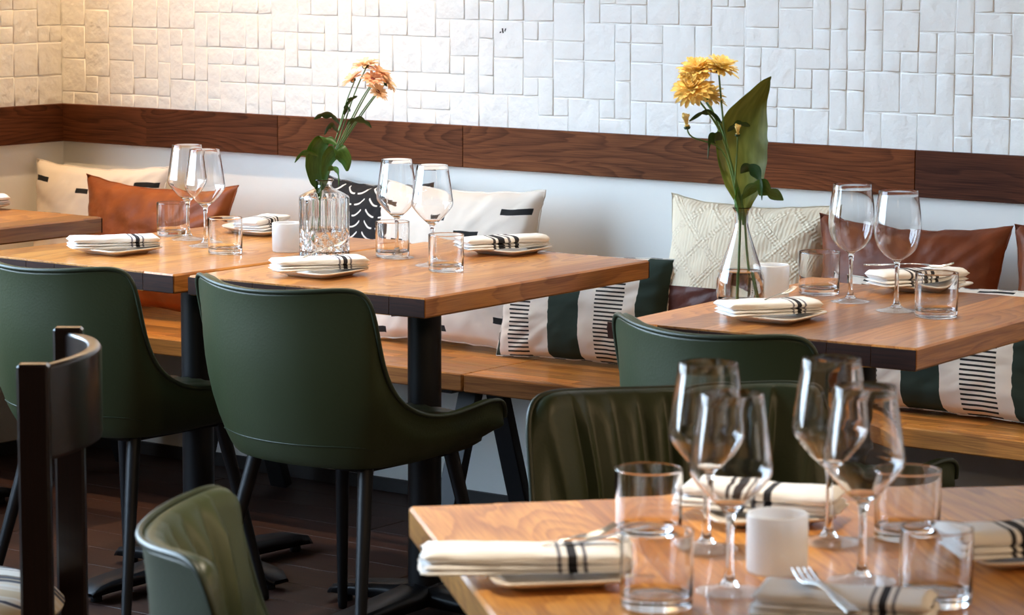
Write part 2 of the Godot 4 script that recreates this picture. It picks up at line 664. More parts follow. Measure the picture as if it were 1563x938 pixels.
# ------------------------------------------------------------------ bench
func build_bench() -> void:
	var spans := [[0.004, 1.838, "long wooden wall bench slab of glued staves at the room corner"], [1.842, 3.9, "long wooden wall bench slab of glued staves under the right table"]]
	for s in spans:
		var x0: float = s[0]
		var x1: float = s[1]
		var t := thing("bench", s[2], "bench", Vector3(x0, 0, 0.27), 0.0, "wall bench sections")
		var mb := MB.new()
		var rows := 13
		var w := 0.53 / rows
		for r in rows:
			var x := -rng.randf() * 0.5
			while x < x1 - x0:
				var l := rng.randf_range(0.25, 0.6)
				var a := maxf(x, 0.0)
				var b := minf(x + l, x1 - x0)
				if b - a > 0.01:
					var g := rng.randf_range(0.45, 1.0)
					mb.cur = Color(g, g * rng.randf_range(0.88, 0.98), g * rng.randf_range(0.75, 0.95))
					cbox(mb, Vector3((a + b) * 0.5, 0.4375 - 0.021 - rng.randf() * 0.0002, -0.265 + w * (r + 0.5)), Vector3(b - a - 0.0003, 0.042, w - 0.0003), 0.0008 if r < rows - 1 else 0.003, 0, Vector2(rng.randf() * 1.2 + 0.6, rng.randf() * 0.5 + 0.05))
				x += l
		part("seat_staves", mb.mesh(true), mats.bench_stave, t).set_meta("kind", "stuff")
		for lx in ([0.35, 0.92, 1.72] if x0 < 1.0 else [0.85, 1.85]):
			var leg := MB.new()
			cbox(leg, Vector3(lx, 0.385, 0.03), Vector3(0.07, 0.02, 0.34), 0.002)
			for sg in [-1.0, 1.0]:
				var top := Vector3(lx, 0.378, 0.03 + sg * 0.045)
				var low := Vector3(lx, 0.004, 0.03 + sg * 0.17)
				var d := (low - top)
				var bs := Basis(Vector3.RIGHT, -d.normalized(), Vector3.RIGHT.cross(-d.normalized()))
				cbox(leg, (top + low) * 0.5, Vector3(0.055, d.length(), 0.028), 0.002, 1, Vector2.ZERO, bs)
			part("leg", leg.mesh(), mats.black_metal, t)


# ------------------------------------------------------------------ tables
func build_table(called: String, label: String, at: Vector3, turn: float, w: float, d: float, planks: Array, sd: int, across := 7) -> Node3D:
	var t := thing(called, label, "table", at, turn, "wooden dining tables")
	var r := RandomNumberGenerator.new()
	r.seed = sd
	var pw := w / across
	var th := 0.041
	for k in across:
		var x := -w * 0.5 + pw * (k + 0.5)
		var mb := MB.new()
		var outer := k == 0 or k == across - 1
		var grow := 0.004 if outer else 0.0
		cbox(mb, Vector3(x + (grow * 0.5 if k == 0 else -grow * 0.5), 0.75 - th * 0.5, 0), Vector3(pw - 0.0002 + grow, th, d), 0.0036 if outer else 0.0003, 2, Vector2(r.randf_range(0.5, 1.9), r.randf_range(0.08, 0.5) - x))
		part("plank", mb.mesh(), planks[r.randi() % planks.size()], t)
		for sg in [-1.0, 1.0]:
			var e := MB.new()
			cbox(e, Vector3(x, 0.75 - th * 0.5 - 0.0008, sg * (d * 0.5 + 0.0004)), Vector3(pw - 0.0006, th - 0.005, 0.0016), 0.0006, 0, Vector2(r.randf() * 2.0, r.randf() * 0.5))
			part("plank_end", e.mesh(), mats.end_grain, t)
	var b := MB.new()
	cbox(b, Vector3(0, 0.703, 0), Vector3(0.3, 0.012, 0.42), 0.002)
	var plate_mesh := b.mesh()
	b = MB.new()
	lathe(b, [Vector2(0, 0.03), Vector2(0.036, 0.03), Vector2(0.036, 0.699), Vector2(0, 0.699)], 28)
	var post := part("post", b.mesh(), mats.black_metal, t)
	part("mounting_plate", plate_mesh, mats.black_metal, post)
	for q in [[0.0, 0.36], [PI, 0.36], [PI / 2, 0.25], [-PI / 2, 0.25]]:
		b = MB.new()
		var L: float = q[1]
		# tapering cast arm that ends in a hooked toe with a glide
		var rows := []
		for s in [[0.0, 0.075, 0.03, 0.045], [0.06, 0.062, 0.028, 0.044], [L * 0.6, 0.05, 0.026, 0.040], [L - 0.05, 0.042, 0.026, 0.038], [L - 0.02, 0.034, 0.022, 0.036], [L, 0.016, 0.016, 0.026]]:
			var row := []
			for c in [[-1, 0], [-0.8, 1], [0.8, 1], [1, 0]]:
				row.append(Vector3(c[0] * s[3], 0.012 + (s[1] if c[1] else s[1] * 0.32) * 0.8 , s[0]))
			rows.append(row)
		var i0 := b.idx.size()
		b.grid(rows, true)
		b.flip_if_inside_out(i0)
		lathe(b, [Vector2(0, 0.0), Vector2(0.013, 0.0), Vector2(0.013, 0.024), Vector2(0, 0.024)], 14, Vector3(0, 0, L - 0.035))
		var o := part("base_foot", b.mesh(), mats.black_metal, post)
		o.rotation.y = q[0]
	return t


# ------------------------------------------------------------------ chairs
func build_tub_chair(label: String, at: Vector3, turn: float) -> Node3D:
	# front is local +z
	var t := thing("tub_chair", label, "chair", at, turn, "green upholstered tub chairs")
	var rim := smooth([Vector3(0, 0.757, -0.285), Vector3(0.09, 0.76, -0.272), Vector3(0.165, 0.766, -0.238), Vector3(0.215, 0.767, -0.206), Vector3(0.237, 0.738, -0.188), Vector3(0.237, 0.66, -0.168), Vector3(0.239, 0.585, -0.145), Vector3(0.247, 0.528, -0.10), Vector3(0.262, 0.499, -0.02), Vector3(0.272, 0.508, 0.07), Vector3(0.273, 0.517, 0.135), Vector3(0.264, 0.505, 0.185), Vector3(0.25, 0.472, 0.203)], 14)
	var low := smooth([Vector3(0, 0.405, -0.195), Vector3(0.07, 0.405, -0.188), Vector3(0.12, 0.405, -0.172), Vector3(0.155, 0.405, -0.155), Vector3(0.175, 0.405, -0.135), Vector3(0.185, 0.405, -0.115), Vector3(0.193, 0.405, -0.085), Vector3(0.2, 0.405, -0.045), Vector3(0.205, 0.407, 0.0), Vector3(0.21, 0.412, 0.06), Vector3(0.215, 0.42, 0.11), Vector3(0.22, 0.432, 0.15), Vector3(0.22, 0.442, 0.18)], 14)
	var half := rim.size()
	var R := []
	var L := []
	var S := []
	for k in range(-(half - 1), half):
		var m := Vector3(-1 if k < 0 else 1, 1, 1)
		R.append(rim[absi(k)] * m)
		L.append(low[absi(k)] * m)
		S.append(k)
	var n := R.size()
	for pass_ in 2: # relax the curves
		for A in [R, L]:
			var B: Array = A.duplicate()
			for k in range(1, n - 1):
				var a := Vector3.ZERO
				var c := mini(6, mini(k, n - 1 - k))
				for j in range(-c, c + 1): a += B[k + j]
				A[k] = a / (2.0 * c + 1.0)
	# outward directions in plan
	var O := []
	for k in n:
		var d: Vector3 = R[mini(k + 1, n - 1)] - R[maxi(k - 1, 0)]
		d.y = 0.0
		var o := d.normalized().cross(Vector3.UP)
		if o.dot(Vector3(R[k].x, 0, R[k].z - 0.06)) < 0.0: o = -o
		O.append(o)
	for pass_ in 3: # even out the directions
		var O2 := []
		for k in n:
			var a := Vector3.ZERO
			for j in range(-8, 9): a += O[clampi(k + j, 0, n - 1)]
			O2.append(a.normalized())
		O = O2
	var outer := func(k: int, v: float) -> Vector3:
		var g := pow(v, 0.62)
		var p := Vector3(lerpf(L[k].x, R[k].x, g), lerpf(L[k].y, R[k].y, v), lerpf(L[k].z, R[k].z, g))
		return p + O[k] * 0.012 * sin(PI * clampf(v * 1.15, 0.0, 1.0))
	var rows := []
	var vs := [0.0, 0.02, 0.06, 0.12, 0.22, 0.34, 0.46, 0.58, 0.7, 0.82, 0.92, 0.98]
	for v in vs:
		var row := []
		for k in n: row.append(outer.call(k, v))
		rows.append(row)
	for a in [0.0, 0.5, 1.0]: # over the rim
		var row := []
		for k in n:
			var th := 0.026 * (1.0 if absf(S[k]) < half - 28 else 0.75)
			row.append(outer.call(k, 1.0) - O[k] * th * a + Vector3.UP * (0.006 * sin(PI * a)))
		rows.append(row)
	for v in [0.95, 0.88, 0.8, 0.72, 0.64, 0.56, 0.48, 0.4, 0.32, 0.24]:
		var row := []
		for k in n:
			var s: float = absf(S[k]) / 56.0
			var th := 0.026 * (1.0 if absf(S[k]) < half - 28 else 0.75) + 0.022 * smoothstep(1.0, 0.6, v) * (1.0 - smoothstep(0.9, 1.6, s))
			# channels: rounded ribs with sharp valleys, fanning out from the seat
			var flute := 0.0
			if absf(R[k].x) < 0.172:
				flute = -0.016 * absf(sin(PI * R[k].x / 0.0491)) * smoothstep(1.0, 0.9, v)
			row.append(outer.call(k, v) - O[k] * (th - flute))
		rows.append(row)
	var mb := MB.new()
	mb.grid(rows)
	var nr := rows.size()
	for side in [0, n - 1]: # close the arm ends
		for r in range(nr / 2):
			if r < nr - 2 - r:
				var a: Vector3 = rows[r][side]
				var b: Vector3 = rows[r + 1][side]
				var c: Vector3 = rows[nr - 2 - r][side]
				var d: Vector3 = rows[nr - 1 - r][side]
				mb.quad(a, b, c, d)
	mb.flip_if_inside_out()
	var shell := part("shell", mb.mesh(), mats.green_leather, t)
	# piping along the rim
	var pp := []
	for k in n: pp.append(outer.call(k, 1.0) + O[k] * 0.001 + Vector3.UP * 0.003)
	mb = MB.new()
	tube(mb, pp, 0.0048, 8)
	part("piping", mb.mesh(), mats.green_piping, shell)
	# seam low on the back
	pp = []
	for k in range(n / 2 - 66, n / 2 + 67):
		pp.append(outer.call(k, 0.135) + O[k] * 0.0006)
	pp.append(outer.call(n / 2 + 67, 0.08) + O[n / 2 + 67] * 0.0006)
	pp.append(outer.call(n / 2 + 67, 0.02) + O[n / 2 + 67] * 0.0006)
	mb = MB.new()
	tube(mb, pp, 0.0014, 6)
	part("seam", mb.mesh(), mats.green_piping, shell)
	# seat cushion with channels
	mb = MB.new()
	rows = []
	for q in [[0.0, 0.478], [0.35, 0.478], [0.7, 0.477], [0.88, 0.472], [0.96, 0.462], [1.0, 0.445], [0.98, 0.42], [0.9, 0.408], [0.0, 0.405]]:
		var row := []
		for k in 64:
			var a := TAU * k / 64.0
			var ex := 4.0
			var cr := pow(pow(absf(cos(a)), ex) + pow(absf(sin(a)), ex), -1.0 / ex)
			var x: float = cos(a) * cr * 0.222 * q[0]
			var z: float = 0.035 + sin(a) * cr * 0.215 * q[0]
			var y: float = q[1]
			if y > 0.46: y -= 0.005 * (1.0 - absf(sin(PI * x / 0.036)))
			row.append(Vector3(x, y, z))
		rows.append(row)
	mb.grid(rows, true)
	mb.flip_if_inside_out()
	part("seat", mb.mesh(), mats.green_leather, t)
	mb = MB.new()
	cbox(mb, Vector3(0, 0.402, 0.02), Vector3(0.32, 0.02, 0.3), 0.006)
	part("underframe", mb.mesh(), mats.black_cloth, t)
	for q in [[-1, -1], [1, -1], [-1, 1], [1, 1]]:
		mb = MB.new()
		var top := Vector3(q[0] * 0.15, 0.402, 0.02 + q[1] * 0.13)
		var foot := Vector3(q[0] * 0.215, 0.002, 0.02 + q[1] * (0.225 if q[1] < 0 else 0.2))
		tube(mb, [top, top.lerp(foot, 0.97), foot], [0.016, 0.0105, 0.009], 14)
		part("leg", mb.mesh(), mats.black_metal, t)
	return t


func build_wood_chair() -> void:
	# dark bentwood chair at the left edge, facing left; local front +z
	var t := thing("wooden_chair", "dark glossy wooden chair with curved back rail and striped seat pad", "chair", Vector3(2.62, 0, 2.88), -0.91)
	var mb: MB
	for sg in [-1.0, 1.0]:
		mb = MB.new()
		cbox(mb, Vector3(sg * 0.19, 0.4225, -0.2), Vector3(0.030, 0.845, 0.046), 0.004, 1, Vector2(1.0, 0.2))
		part("back_post", mb.mesh(), mats.dark_chair_wood, t)
		mb = MB.new()
		tube(mb, [Vector3(sg * 0.185, 0.43, 0.17), Vector3(sg * 0.195, 0.0, 0.19)], [0.02, 0.014], 12)
		part("leg", mb.mesh(), mats.dark_chair_wood, t)
	# curved rail: an arc bowing backwards, 0.14 m tall
	for q in [["back_rail", 0.70, 0.838]]:
		mb = MB.new()
		var rows := []
		for c in [[-0.010, q[1]], [-0.011, q[1] + 0.006], [-0.011, q[2] - 0.006], [-0.007, q[2]], [0.007, q[2]], [0.011, q[2] - 0.006], [0.011, q[1] + 0.006], [0.010, q[1]], [-0.010, q[1]]]:
			var row := []
			for k in 25:
				var u := -1.0 + 2.0 * k / 24.0
				var lean: float = -0.2
				row.append(Vector3(u * 0.186, c[1] + 0.004 * (1 - u * u), lean - 0.062 * (1.0 - u * u) + c[0]))
			rows.append(row)
		mb.grid(rows)
		mb.flip_if_inside_out()
		part(q[0], mb.mesh(), mats.dark_chair_wood, t)
	mb = MB.new()
	lathe(mb, [Vector2(0, 0.395), Vector2(0.2, 0.395), Vector2(0.206, 0.402), Vector2(0.206, 0.43), Vector2(0.2, 0.436), Vector2(0, 0.436)], 48)
	part("seat_frame", mb.mesh(), mats.dark_chair_wood, t)
	# striped pad
	var stripes := func(im: Image) -> void:
		var x := 0
		var r := RandomNumberGenerator.new()
		r.seed = 5
		while x < 256:
			var w := r.randi_range(3, 9)
			im.fill_rect(Rect2i(0, x, 8, w), [srgb(226, 214, 196), srgb(70, 70, 82), srgb(214, 196, 164), srgb(122, 108, 92), srgb(235, 228, 218)][r.randi() % 5])
			x += w
	var sm := cloth("striped_fabric", print_tex(8, 256, Color.WHITE, stripes))
	mb = MB.new()
	var rows := []
	var uvs := []
	for q in [[0.0, 0.487], [0.3, 0.486], [0.6, 0.482], [0.8, 0.475], [0.93, 0.463], [1.0, 0.447], [0.98, 0.437], [0.0, 0.436]]:
		var row := []
		var ur := []
		for k in 49:
			var a := TAU * k / 48.0
			var p := Vector3(cos(a) * 0.212 * q[0], q[1], sin(a) * 0.212 * q[0])
			row.append(p)
			ur.append(Vector2(0.5, 0.5 + p.x / 0.44))
		rows.append(row)
		uvs.append(ur)
	mb.grid(rows, false, uvs)
	mb.flip_if_inside_out()
	part("seat_pad", mb.mesh(), sm, t, "cream and grey striped seat pad")


# ------------------------------------------------------------------ cushions
# closed pillow surface, w wide h tall, v from v0 to v1 of its height (0 bottom)
func pillow_mesh(w: float, h: float, th: float, sd: int, v0 := 0.0, v1 := 1.0, ear := 0.09, grow := 0.0) -> ArrayMesh:
	var mb := MB.new()
	nz.seed = sd
	nz.frequency = 1.0
	var nu := 36
	var nv := 30
	for side in [1.0, -1.0]:
		var rows := []
		var uvs := []
		for j in nv + 1:
			var vv := lerpf(v0, v1, float(j) / nv)
			var v := vv * 2.0 - 1.0
			var row := []
			var ur := []
			for i in nu + 1:
				var u := -1.0 + 2.0 * i / nu
				var x := w * 0.5 * u * (1.0 - ear * (1.0 - v * v)) * (1.0 + 0.015 * nz.get_noise_2d(v * 3.0, 7.0))
				var y := h * 0.5 * v * (1.0 - ear * 1.1 * (1.0 - u * u)) + h * 0.012 * nz.get_noise_2d(u * 2.5, 3.0) * absf(v)
				var k := pow(maxf(0.0, 1.0 - u * u) * maxf(0.0, 1.0 - v * v), 0.42)
				var z := th * 0.5 * k * (1.0 + 0.12 * nz.get_noise_2d(u * 2.2 + 11.0, v * 2.2))
				var wr := nz.get_noise_2d(atan2(v, u) * 5.0, 2.0 + side) * 0.016 * (u * u + v * v) * k
				z = side * (z + wr + grow)
				row.append(Vector3(x, y, z))
				ur.append(Vector2(0.5 + 0.5 * u, 0.5 - 0.5 * v))
			rows.append(row)
			uvs.append(ur)
		var i0 := mb.idx.size()
		mb.grid(rows, false, uvs)
		if side > 0.0:
			pass
		for k in range(i0, mb.idx.size(), 3):
			var a := mb.v[mb.idx[k]]
			var f := (mb.v[mb.idx[k + 2]] - a).cross(mb.v[mb.idx[k + 1]] - a)
			if f.length() > 1e-9 and f.z * side < 0.0:
				var q := mb.idx[k + 1]
				mb.idx[k + 1] = mb.idx[k + 2]
				mb.idx[k + 2] = q
	return mb.mesh()


func cushion(called: String, label: String, m: Material, x: float, z: float, w: float, h: float, th: float, lean: float, yaw: float, roll: float, sd: int, ear := 0.09) -> Node3D:
	var t := thing(called, label, "cushion", Vector3(x, 0.4385, z), 0.0, "cushions along the wall bench")
	t.transform = Transform3D(Basis(Vector3.UP, yaw) * Basis(Vector3.RIGHT, lean) * Basis(Vector3.BACK, roll), Vector3(x, 0.4385, z))
	var o := part("cover", pillow_mesh(w, h, th, sd, 0.0, 1.0, ear), m, t)
	o.position = Vector3(0, h * 0.5 + 0.002, 0)
	# seam round the edge
	var mb := MB.new()
	var pts := []
	nz.seed = sd
	for k in 97:
		var q := k / 24.0
		var u := 0.0
		var v := 0.0
		if q < 1.0:
			u = -1.0 + 2.0 * q; v = -1.0
		elif q < 2.0:
			u = 1.0; v = -1.0 + 2.0 * (q - 1.0)
		elif q < 3.0:
			u = 1.0 - 2.0 * (q - 2.0); v = 1.0
		else:
			u = -1.0; v = 1.0 - 2.0 * (q - 3.0)
		pts.append(Vector3(w * 0.5 * u * (1.0 - ear * (1.0 - v * v)) * (1.0 + 0.015 * nz.get_noise_2d(v * 3.0, 7.0)), h * 0.5 * v * (1.0 - ear * 1.1 * (1.0 - u * u)) + h * 0.012 * nz.get_noise_2d(u * 2.5, 3.0) * absf(v), 0))
	tube(mb, pts, 0.0022, 6, false)
	part("seam", mb.mesh(), m, o)
	return t


func build_cushions() -> void:
	var white := srgb(236, 226, 214)
	var ink := srgb(28, 28, 30)
	var dashes := func(im: Image) -> void:
		for q in [[0.04, 0.11, 0.11], [0.82, 0.115, 0.16], [0.57, 0.27, 0.15], [0.13, 0.38, 0.17], [0.40, 0.17, 0.10], [0.66, 0.6, 0.14], [0.06, 0.93, 0.10], [0.2, 0.83, 0.13], [0.84, 0.8, 0.12], [0.45, 0.9, 0.1]]:
			im.fill_rect(Rect2i(int(q[0] * 512), int(q[1] * 384), int(q[2] * 512), 15), ink)
	var dash_tex := print_tex(512, 384, white, dashes)
	var d_mat := cloth("dashed_cotton", dash_tex)
	var feather := func(im: Image) -> void:
		for c in 4:
			var cx := 70 + c * 124
			for r in 12:
				for sg in [-1, 1]:
					for k in 40:
						var px: int = cx + sg * (10 + k)
						var py: int = 8 + r * 42 - int(k * k * 0.016) + 26
						im.fill_rect(Rect2i(px, py, 4, 6), srgb(238, 236, 232))
	var f_mat := cloth("feather_print_cotton", print_tex(512, 512, srgb(26, 27, 32), feather))
	var bands := func(im: Image) -> void:
		var green := srgb(38, 54, 46)
		im.fill_rect(Rect2i(0, 0, 14, 384), green)
		im.fill_rect(Rect2i(178, 0, 96, 384), green)
		im.fill_rect(Rect2i(440, 0, 72, 384), green)
		for x in [[44, 72], [322, 82]]:
			for k in 26:
				im.fill_rect(Rect2i(x[0], 4 + k * 15, x[1], 6), ink)
	var s_mat := cloth("banded_cotton", print_tex(512, 384, white, bands))
	var patched := func(im: Image) -> void:
		bands.call(im)
		im.fill_rect(Rect2i(366, 236, 90, 58), srgb(64, 38, 34))
	var p_mat := cloth("banded_cotton_with_patch", print_tex(512, 384, white, patched))
	var knit := cloth("cream_knit", print_tex(8, 8, srgb(240, 226, 200), func(_im: Image) -> void: pass))
	knit.heightmap_enabled = true
	var hk := Image.create(512, 512, false, Image.FORMAT_L8)
	for y in 512:
		for x in 512:
			var rib := 0.35 + 0.12 * sin(x * 0.55)
			var dx := fposmod(x + y * 1.0, 128.0)
			var dy := fposmod(x - y * 1.0 + 512.0, 128.0)
			if dx < 30.0 or dy < 30.0:
				rib = 0.55 + 0.45 * sin(x * 0.42) * sin(y * 0.42)
			hk.set_pixel(x, y, Color(rib, rib, rib))
	knit.heightmap_texture = ImageTexture.create_from_image(hk)
	knit.heightmap_scale = 0.25
	knit.albedo_texture = null
	knit.albedo_color = srgb(248, 232, 204)

	var ln := -0.16
	cushion("cushion", "white cushion with black dashes tucked into the room corner", d_mat, 0.245, 0.145, 0.46, 0.383, 0.13, ln, 0.12, 0.0, 3)
	cushion("cushion", "tan leather cushion in front of the corner cushion", mats.tan_leather, 0.575, 0.265, 0.55, 0.362, 0.13, ln, 0.0, 0.0, 4, 0.13)
	cushion("cushion", "black cushion with white feather strokes behind the crystal vase", f_mat, 1.195, 0.115, 0.37, 0.39, 0.12, ln, 0.0, 0.0, 5)
	cushion("cushion", "white cushion with black dashes beside the black feather cushion", d_mat, 1.55, 0.225, 0.51, 0.40, 0.14, ln, 0.0, 0.0, 6, 0.07)
	cushion("cushion", "striped green and white cushion seen below the middle table", p_mat, 1.965, 0.24, 0.465, 0.262, 0.12, ln, 0.10, 0.0, 7, 0.05)
	var t := cushion("cushion", "cream knitted cushion with a brown leather lower panel", knit, 2.36, 0.175, 0.45, 0.41, 0.14, ln, 0.0, 0.0, 8)
	part("leather_panel", pillow_mesh(0.452, 0.412, 0.141, 8, 0.0, 0.47, 0.09, 0.002), mats.maroon_leather, t.get_child(0), "glossy maroon leather panel")
	cushion("cushion", "brown leather cushion behind the two wine glasses of the right table", mats.brown_leather, 2.815, 0.23, 0.48, 0.395, 0.14, ln, 0.0, 0.0, 9, 0.11)
	cushion("cushion", "brown leather cushion cut off by the right edge of the picture", mats.brown_leather, 3.31, 0.23, 0.50, 0.40, 0.14, ln, 0.0, 0.0, 10, 0.11)
	cushion("cushion", "striped green and white cushion seen below the right table", s_mat, 3.0, 0.37, 0.52, 0.28, 0.13, ln, 0.0, 0.0, 12, 0.05)


# ------------------------------------------------------------------ tableware
func wine_profile(round_bowl: bool) -> Array:
	var o: Array
	var base := [Vector2(0, 0), Vector2(0.0365, 0), Vector2(0.0375, 0.0008), Vector2(0.0368, 0.002), Vector2(0.024, 0.0042), Vector2(0.012, 0.0085), Vector2(0.0062, 0.016), Vector2(0.0044, 0.03), Vector2(0.0038, 0.055)]
	if round_bowl:
		o = base + [Vector2(0.0042, 0.08), Vector2(0.0062, 0.094), Vector2(0.012, 0.099), Vector2(0.022, 0.105), Vector2(0.033, 0.116), Vector2(0.0405, 0.131), Vector2(0.0443, 0.15), Vector2(0.0444, 0.166), Vector2(0.042, 0.192), Vector2(0.0368, 0.228)]
	else:
		o = base + [Vector2(0.0042, 0.075), Vector2(0.0062, 0.088), Vector2(0.012, 0.094), Vector2(0.024, 0.105), Vector2(0.036, 0.1185), Vector2(0.0435, 0.129), Vector2(0.0455, 0.137), Vector2(0.0446, 0.147), Vector2(0.0405, 0.175), Vector2(0.0338, 0.219)]
	var pts := smooth(o.slice(2), 3)
	var prof := [Vector2(0, 0), Vector2(0.0355, 0)] + pts
	var inner := []
	for k in range(pts.size() - 1, -1, -1):
		var p: Vector2 = pts[k]
		if p.y < 0.096: break
		inner.append(Vector2(maxf(p.x - 0.0013, 0.0), p.y + (0.0006 if k == pts.size() - 1 else 0.0)))
	inner.append(Vector2(0.004, 0.0975 if round_bowl else 0.0945))
	inner.append(Vector2(0, 0.097 if round_bowl else 0.094))
	return prof + inner


var m_wine := []
var m_foot := []
var m_tumbler: ArrayMesh
var m_candle: ArrayMesh
var m_plate: ArrayMesh

func tableware_meshes() -> void:
	for k in 2:
		var prof := wine_profile(k == 1)
		var foot := []
		var rest := [Vector2(0, 0.0087)]
		for q in prof:
			if q.y < 0.0085: foot.append(q)
			else: rest.append(q)
		foot.append(Vector2(0, 0.0084))
		var mb := MB.new()
		lathe(mb, rest, 44)
		m_wine.append(mb.mesh())
		mb = MB.new()
		lathe(mb, foot, 44)
		m_foot.append(mb.mesh())
	var mb := MB.new()
	lathe(mb, [Vector2(0, 0.0012), Vector2(0.030, 0.0008), Vector2(0.0355, 0.0), Vector2(0.0378, 0.0014), Vector2(0.0388, 0.004), Vector2(0.0392, 0.02), Vector2(0.0395, 0.08), Vector2(0.0393, 0.0822), Vector2(0.0384, 0.0826), Vector2(0.0376, 0.0818), Vector2(0.0374, 0.04), Vector2(0.0368, 0.017), Vector2(0.0345, 0.0128), Vector2(0.028, 0.0114), Vector2(0, 0.011)], 48)
	m_tumbler = mb.mesh()
	mb = MB.new()
	lathe(mb, [Vector2(0, 0), Vector2(0.031, 0), Vector2(0.0335, 0.0015), Vector2(0.0345, 0.005), Vector2(0.0348, 0.065), Vector2(0.0342, 0.067), Vector2(0.0318, 0.067), Vector2(0.031, 0.0655), Vector2(0.0305, 0.013), Vector2(0.027, 0.0105), Vector2(0, 0.010)], 44)
	m_candle = mb.mesh()
	# square plate with a gently raised rim
	mb = MB.new()
	var rows := []
	for q in [[0.0, 0.0], [0.66, 0.0], [0.7, 0.003], [0.98, 0.0105], [1.0, 0.0125], [0.985, 0.0142], [0.86, 0.0105], [0.78, 0.0075], [0.7, 0.0065], [0.0, 0.0065]]:
		var row := []
		for k in 72:
			var a := TAU * k / 72.0
			var ex := 9.0
			var cr := pow(pow(absf(cos(a)), ex) + pow(absf(sin(a)), ex), -1.0 / ex)
			row.append(Vector3(cos(a) * cr, 0, sin(a) * cr) * 0.077 * q[0] + Vector3.UP * q[1])
		rows.append(row)
	mb.grid(rows, true)
	mb.flip_if_inside_out()
	m_plate = mb.mesh()


func put_glass(called: String, m: Mesh, mt: Material, label: String, category: String, group: String, x: float, z: float, s := 1.0) -> void:
	var o := part(called, m, mt, self)
	o.position = Vector3(x, 0.7502, z)
	o.scale = Vector3(s, s, s)
	o.rotation.y = x * 7.0
	tag(o, label, category, group)


var n_mat: StandardMaterial3D
var n_mat2: StandardMaterial3D

# folded napkin lying along local x, stacked in folds; lift raises the stack
func napkin_mesh(l: float, w: float, th: float, sd: int) -> ArrayMesh:
	var mb := MB.new()
	nz.seed = sd
	nz.frequency = 1.0
	var layers := [[0.0, w, th * 0.24, 1.0], [th * 0.2, w * 0.985, th * 0.26, 0.985], [th * 0.4, w * 0.95, th * 0.62, 0.975]]
	for li in layers.size():
		var q: Array = layers[li]
		var rows := []
		var uvs := []
		var N := 30
		for i in N + 1:
			var s := float(i) / N
			var u: float = (s - 0.5) * l * q[3]
			var endk := minf(1.0, minf(s, 1.0 - s) * 24.0)
			endk = sqrt(1.0 - (1.0 - endk) * (1.0 - endk))
			var row := []
			var ur := []
			for k in 22:
				var a := TAU * k / 22.0
				var ca := signf(cos(a)) * pow(absf(cos(a)), 0.55)
				var sa := signf(sin(a)) * pow(absf(sin(a)), 0.75)
				var wob := nz.get_noise_2d(u * 12.0 + li * 9.0, a * 0.5) * 0.005
				var skew := 0.022 * (s - 0.5) * (li - 1.0) * 0.5
				var z0: float = ca * q[1] * 0.5
				var y: float = q[0] + q[2] * 0.5 + sa * q[2] * 0.5 * endk * (1.0 + 0.4 * nz.get_noise_2d(u * 9.0, z0 * 16.0 + li * 5.0 + 30.0))
				var z: float = (ca * q[1] * 0.5 * (0.9 + 0.1 * endk) + skew + wob)
				row.append(Vector3(u + 0.004 * nz.get_noise_2d(z * 60.0, li * 3.0) * (1.0 - endk), maxf(y, 0.0), z))
				ur.append(Vector2(s, float(k) / 22.0))
			rows.append(row)
			uvs.append(ur)
		var i0 := mb.idx.size()
		mb.grid(rows, true, uvs)
		for side in [0, N]:
			var c := Vector3.ZERO
			for p in rows[side]: c += p
			c /= 22.0
			var ci := mb.vert(c, Vector2(float(side) / N, 0))
			var st: int = mb.v.size() - 1 - (N + 1) * 22 - (1 if side == N else 0) + side * 22
			for k in 22:
				if side == 0: mb.tri(st + k, ci, st + (k + 1) % 22)
				else: mb.tri(st + k, st + (k + 1) % 22, ci)
		mb.flip_if_inside_out(i0)
	return mb.mesh()


func fork_thing(label: String, at: Vector3, turn: float, tilt: float, size := 1.0) -> void:
	var t := thing("fork", label, "fork", at, 0.0, "steel forks tucked in the napkins")
	t.transform = Transform3D((Basis(Vector3.UP, turn) * Basis(Vector3.BACK, tilt)).scaled(Vector3(size, size, size)), at)
	var mb := MB.new()
	tube(mb, smooth([Vector3(-0.1, 0.001, 0), Vector3(-0.06, 0.002, 0), Vector3(-0.01, 0.005, 0), Vector3(0.02, 0.004, 0), Vector3(0.034, 0.001, 0)], 4), [0.0085, 0.008, 0.0078, 0.0074, 0.007, 0.006, 0.005, 0.0042, 0.0036, 0.0034, 0.0034, 0.004, 0.006, 0.0085, 0.0105, 0.0115, 0.012], 10, true, 0.22)
	part("handle", mb.mesh(), mats.steel, t)
	for k in 4:
		mb = MB.new()
		var z := -0.0096 + 0.0064 * k
		tube(mb, [Vector3(0.032, 0.001, z), Vector3(0.05, 0.0005, z), Vector3(0.066, 0.004, z), Vector3(0.078, 0.008, z * 0.97)], [0.0016, 0.0016, 0.0014, 0.0008], 6)
		part("tine", mb.mesh(), mats.steel, t)


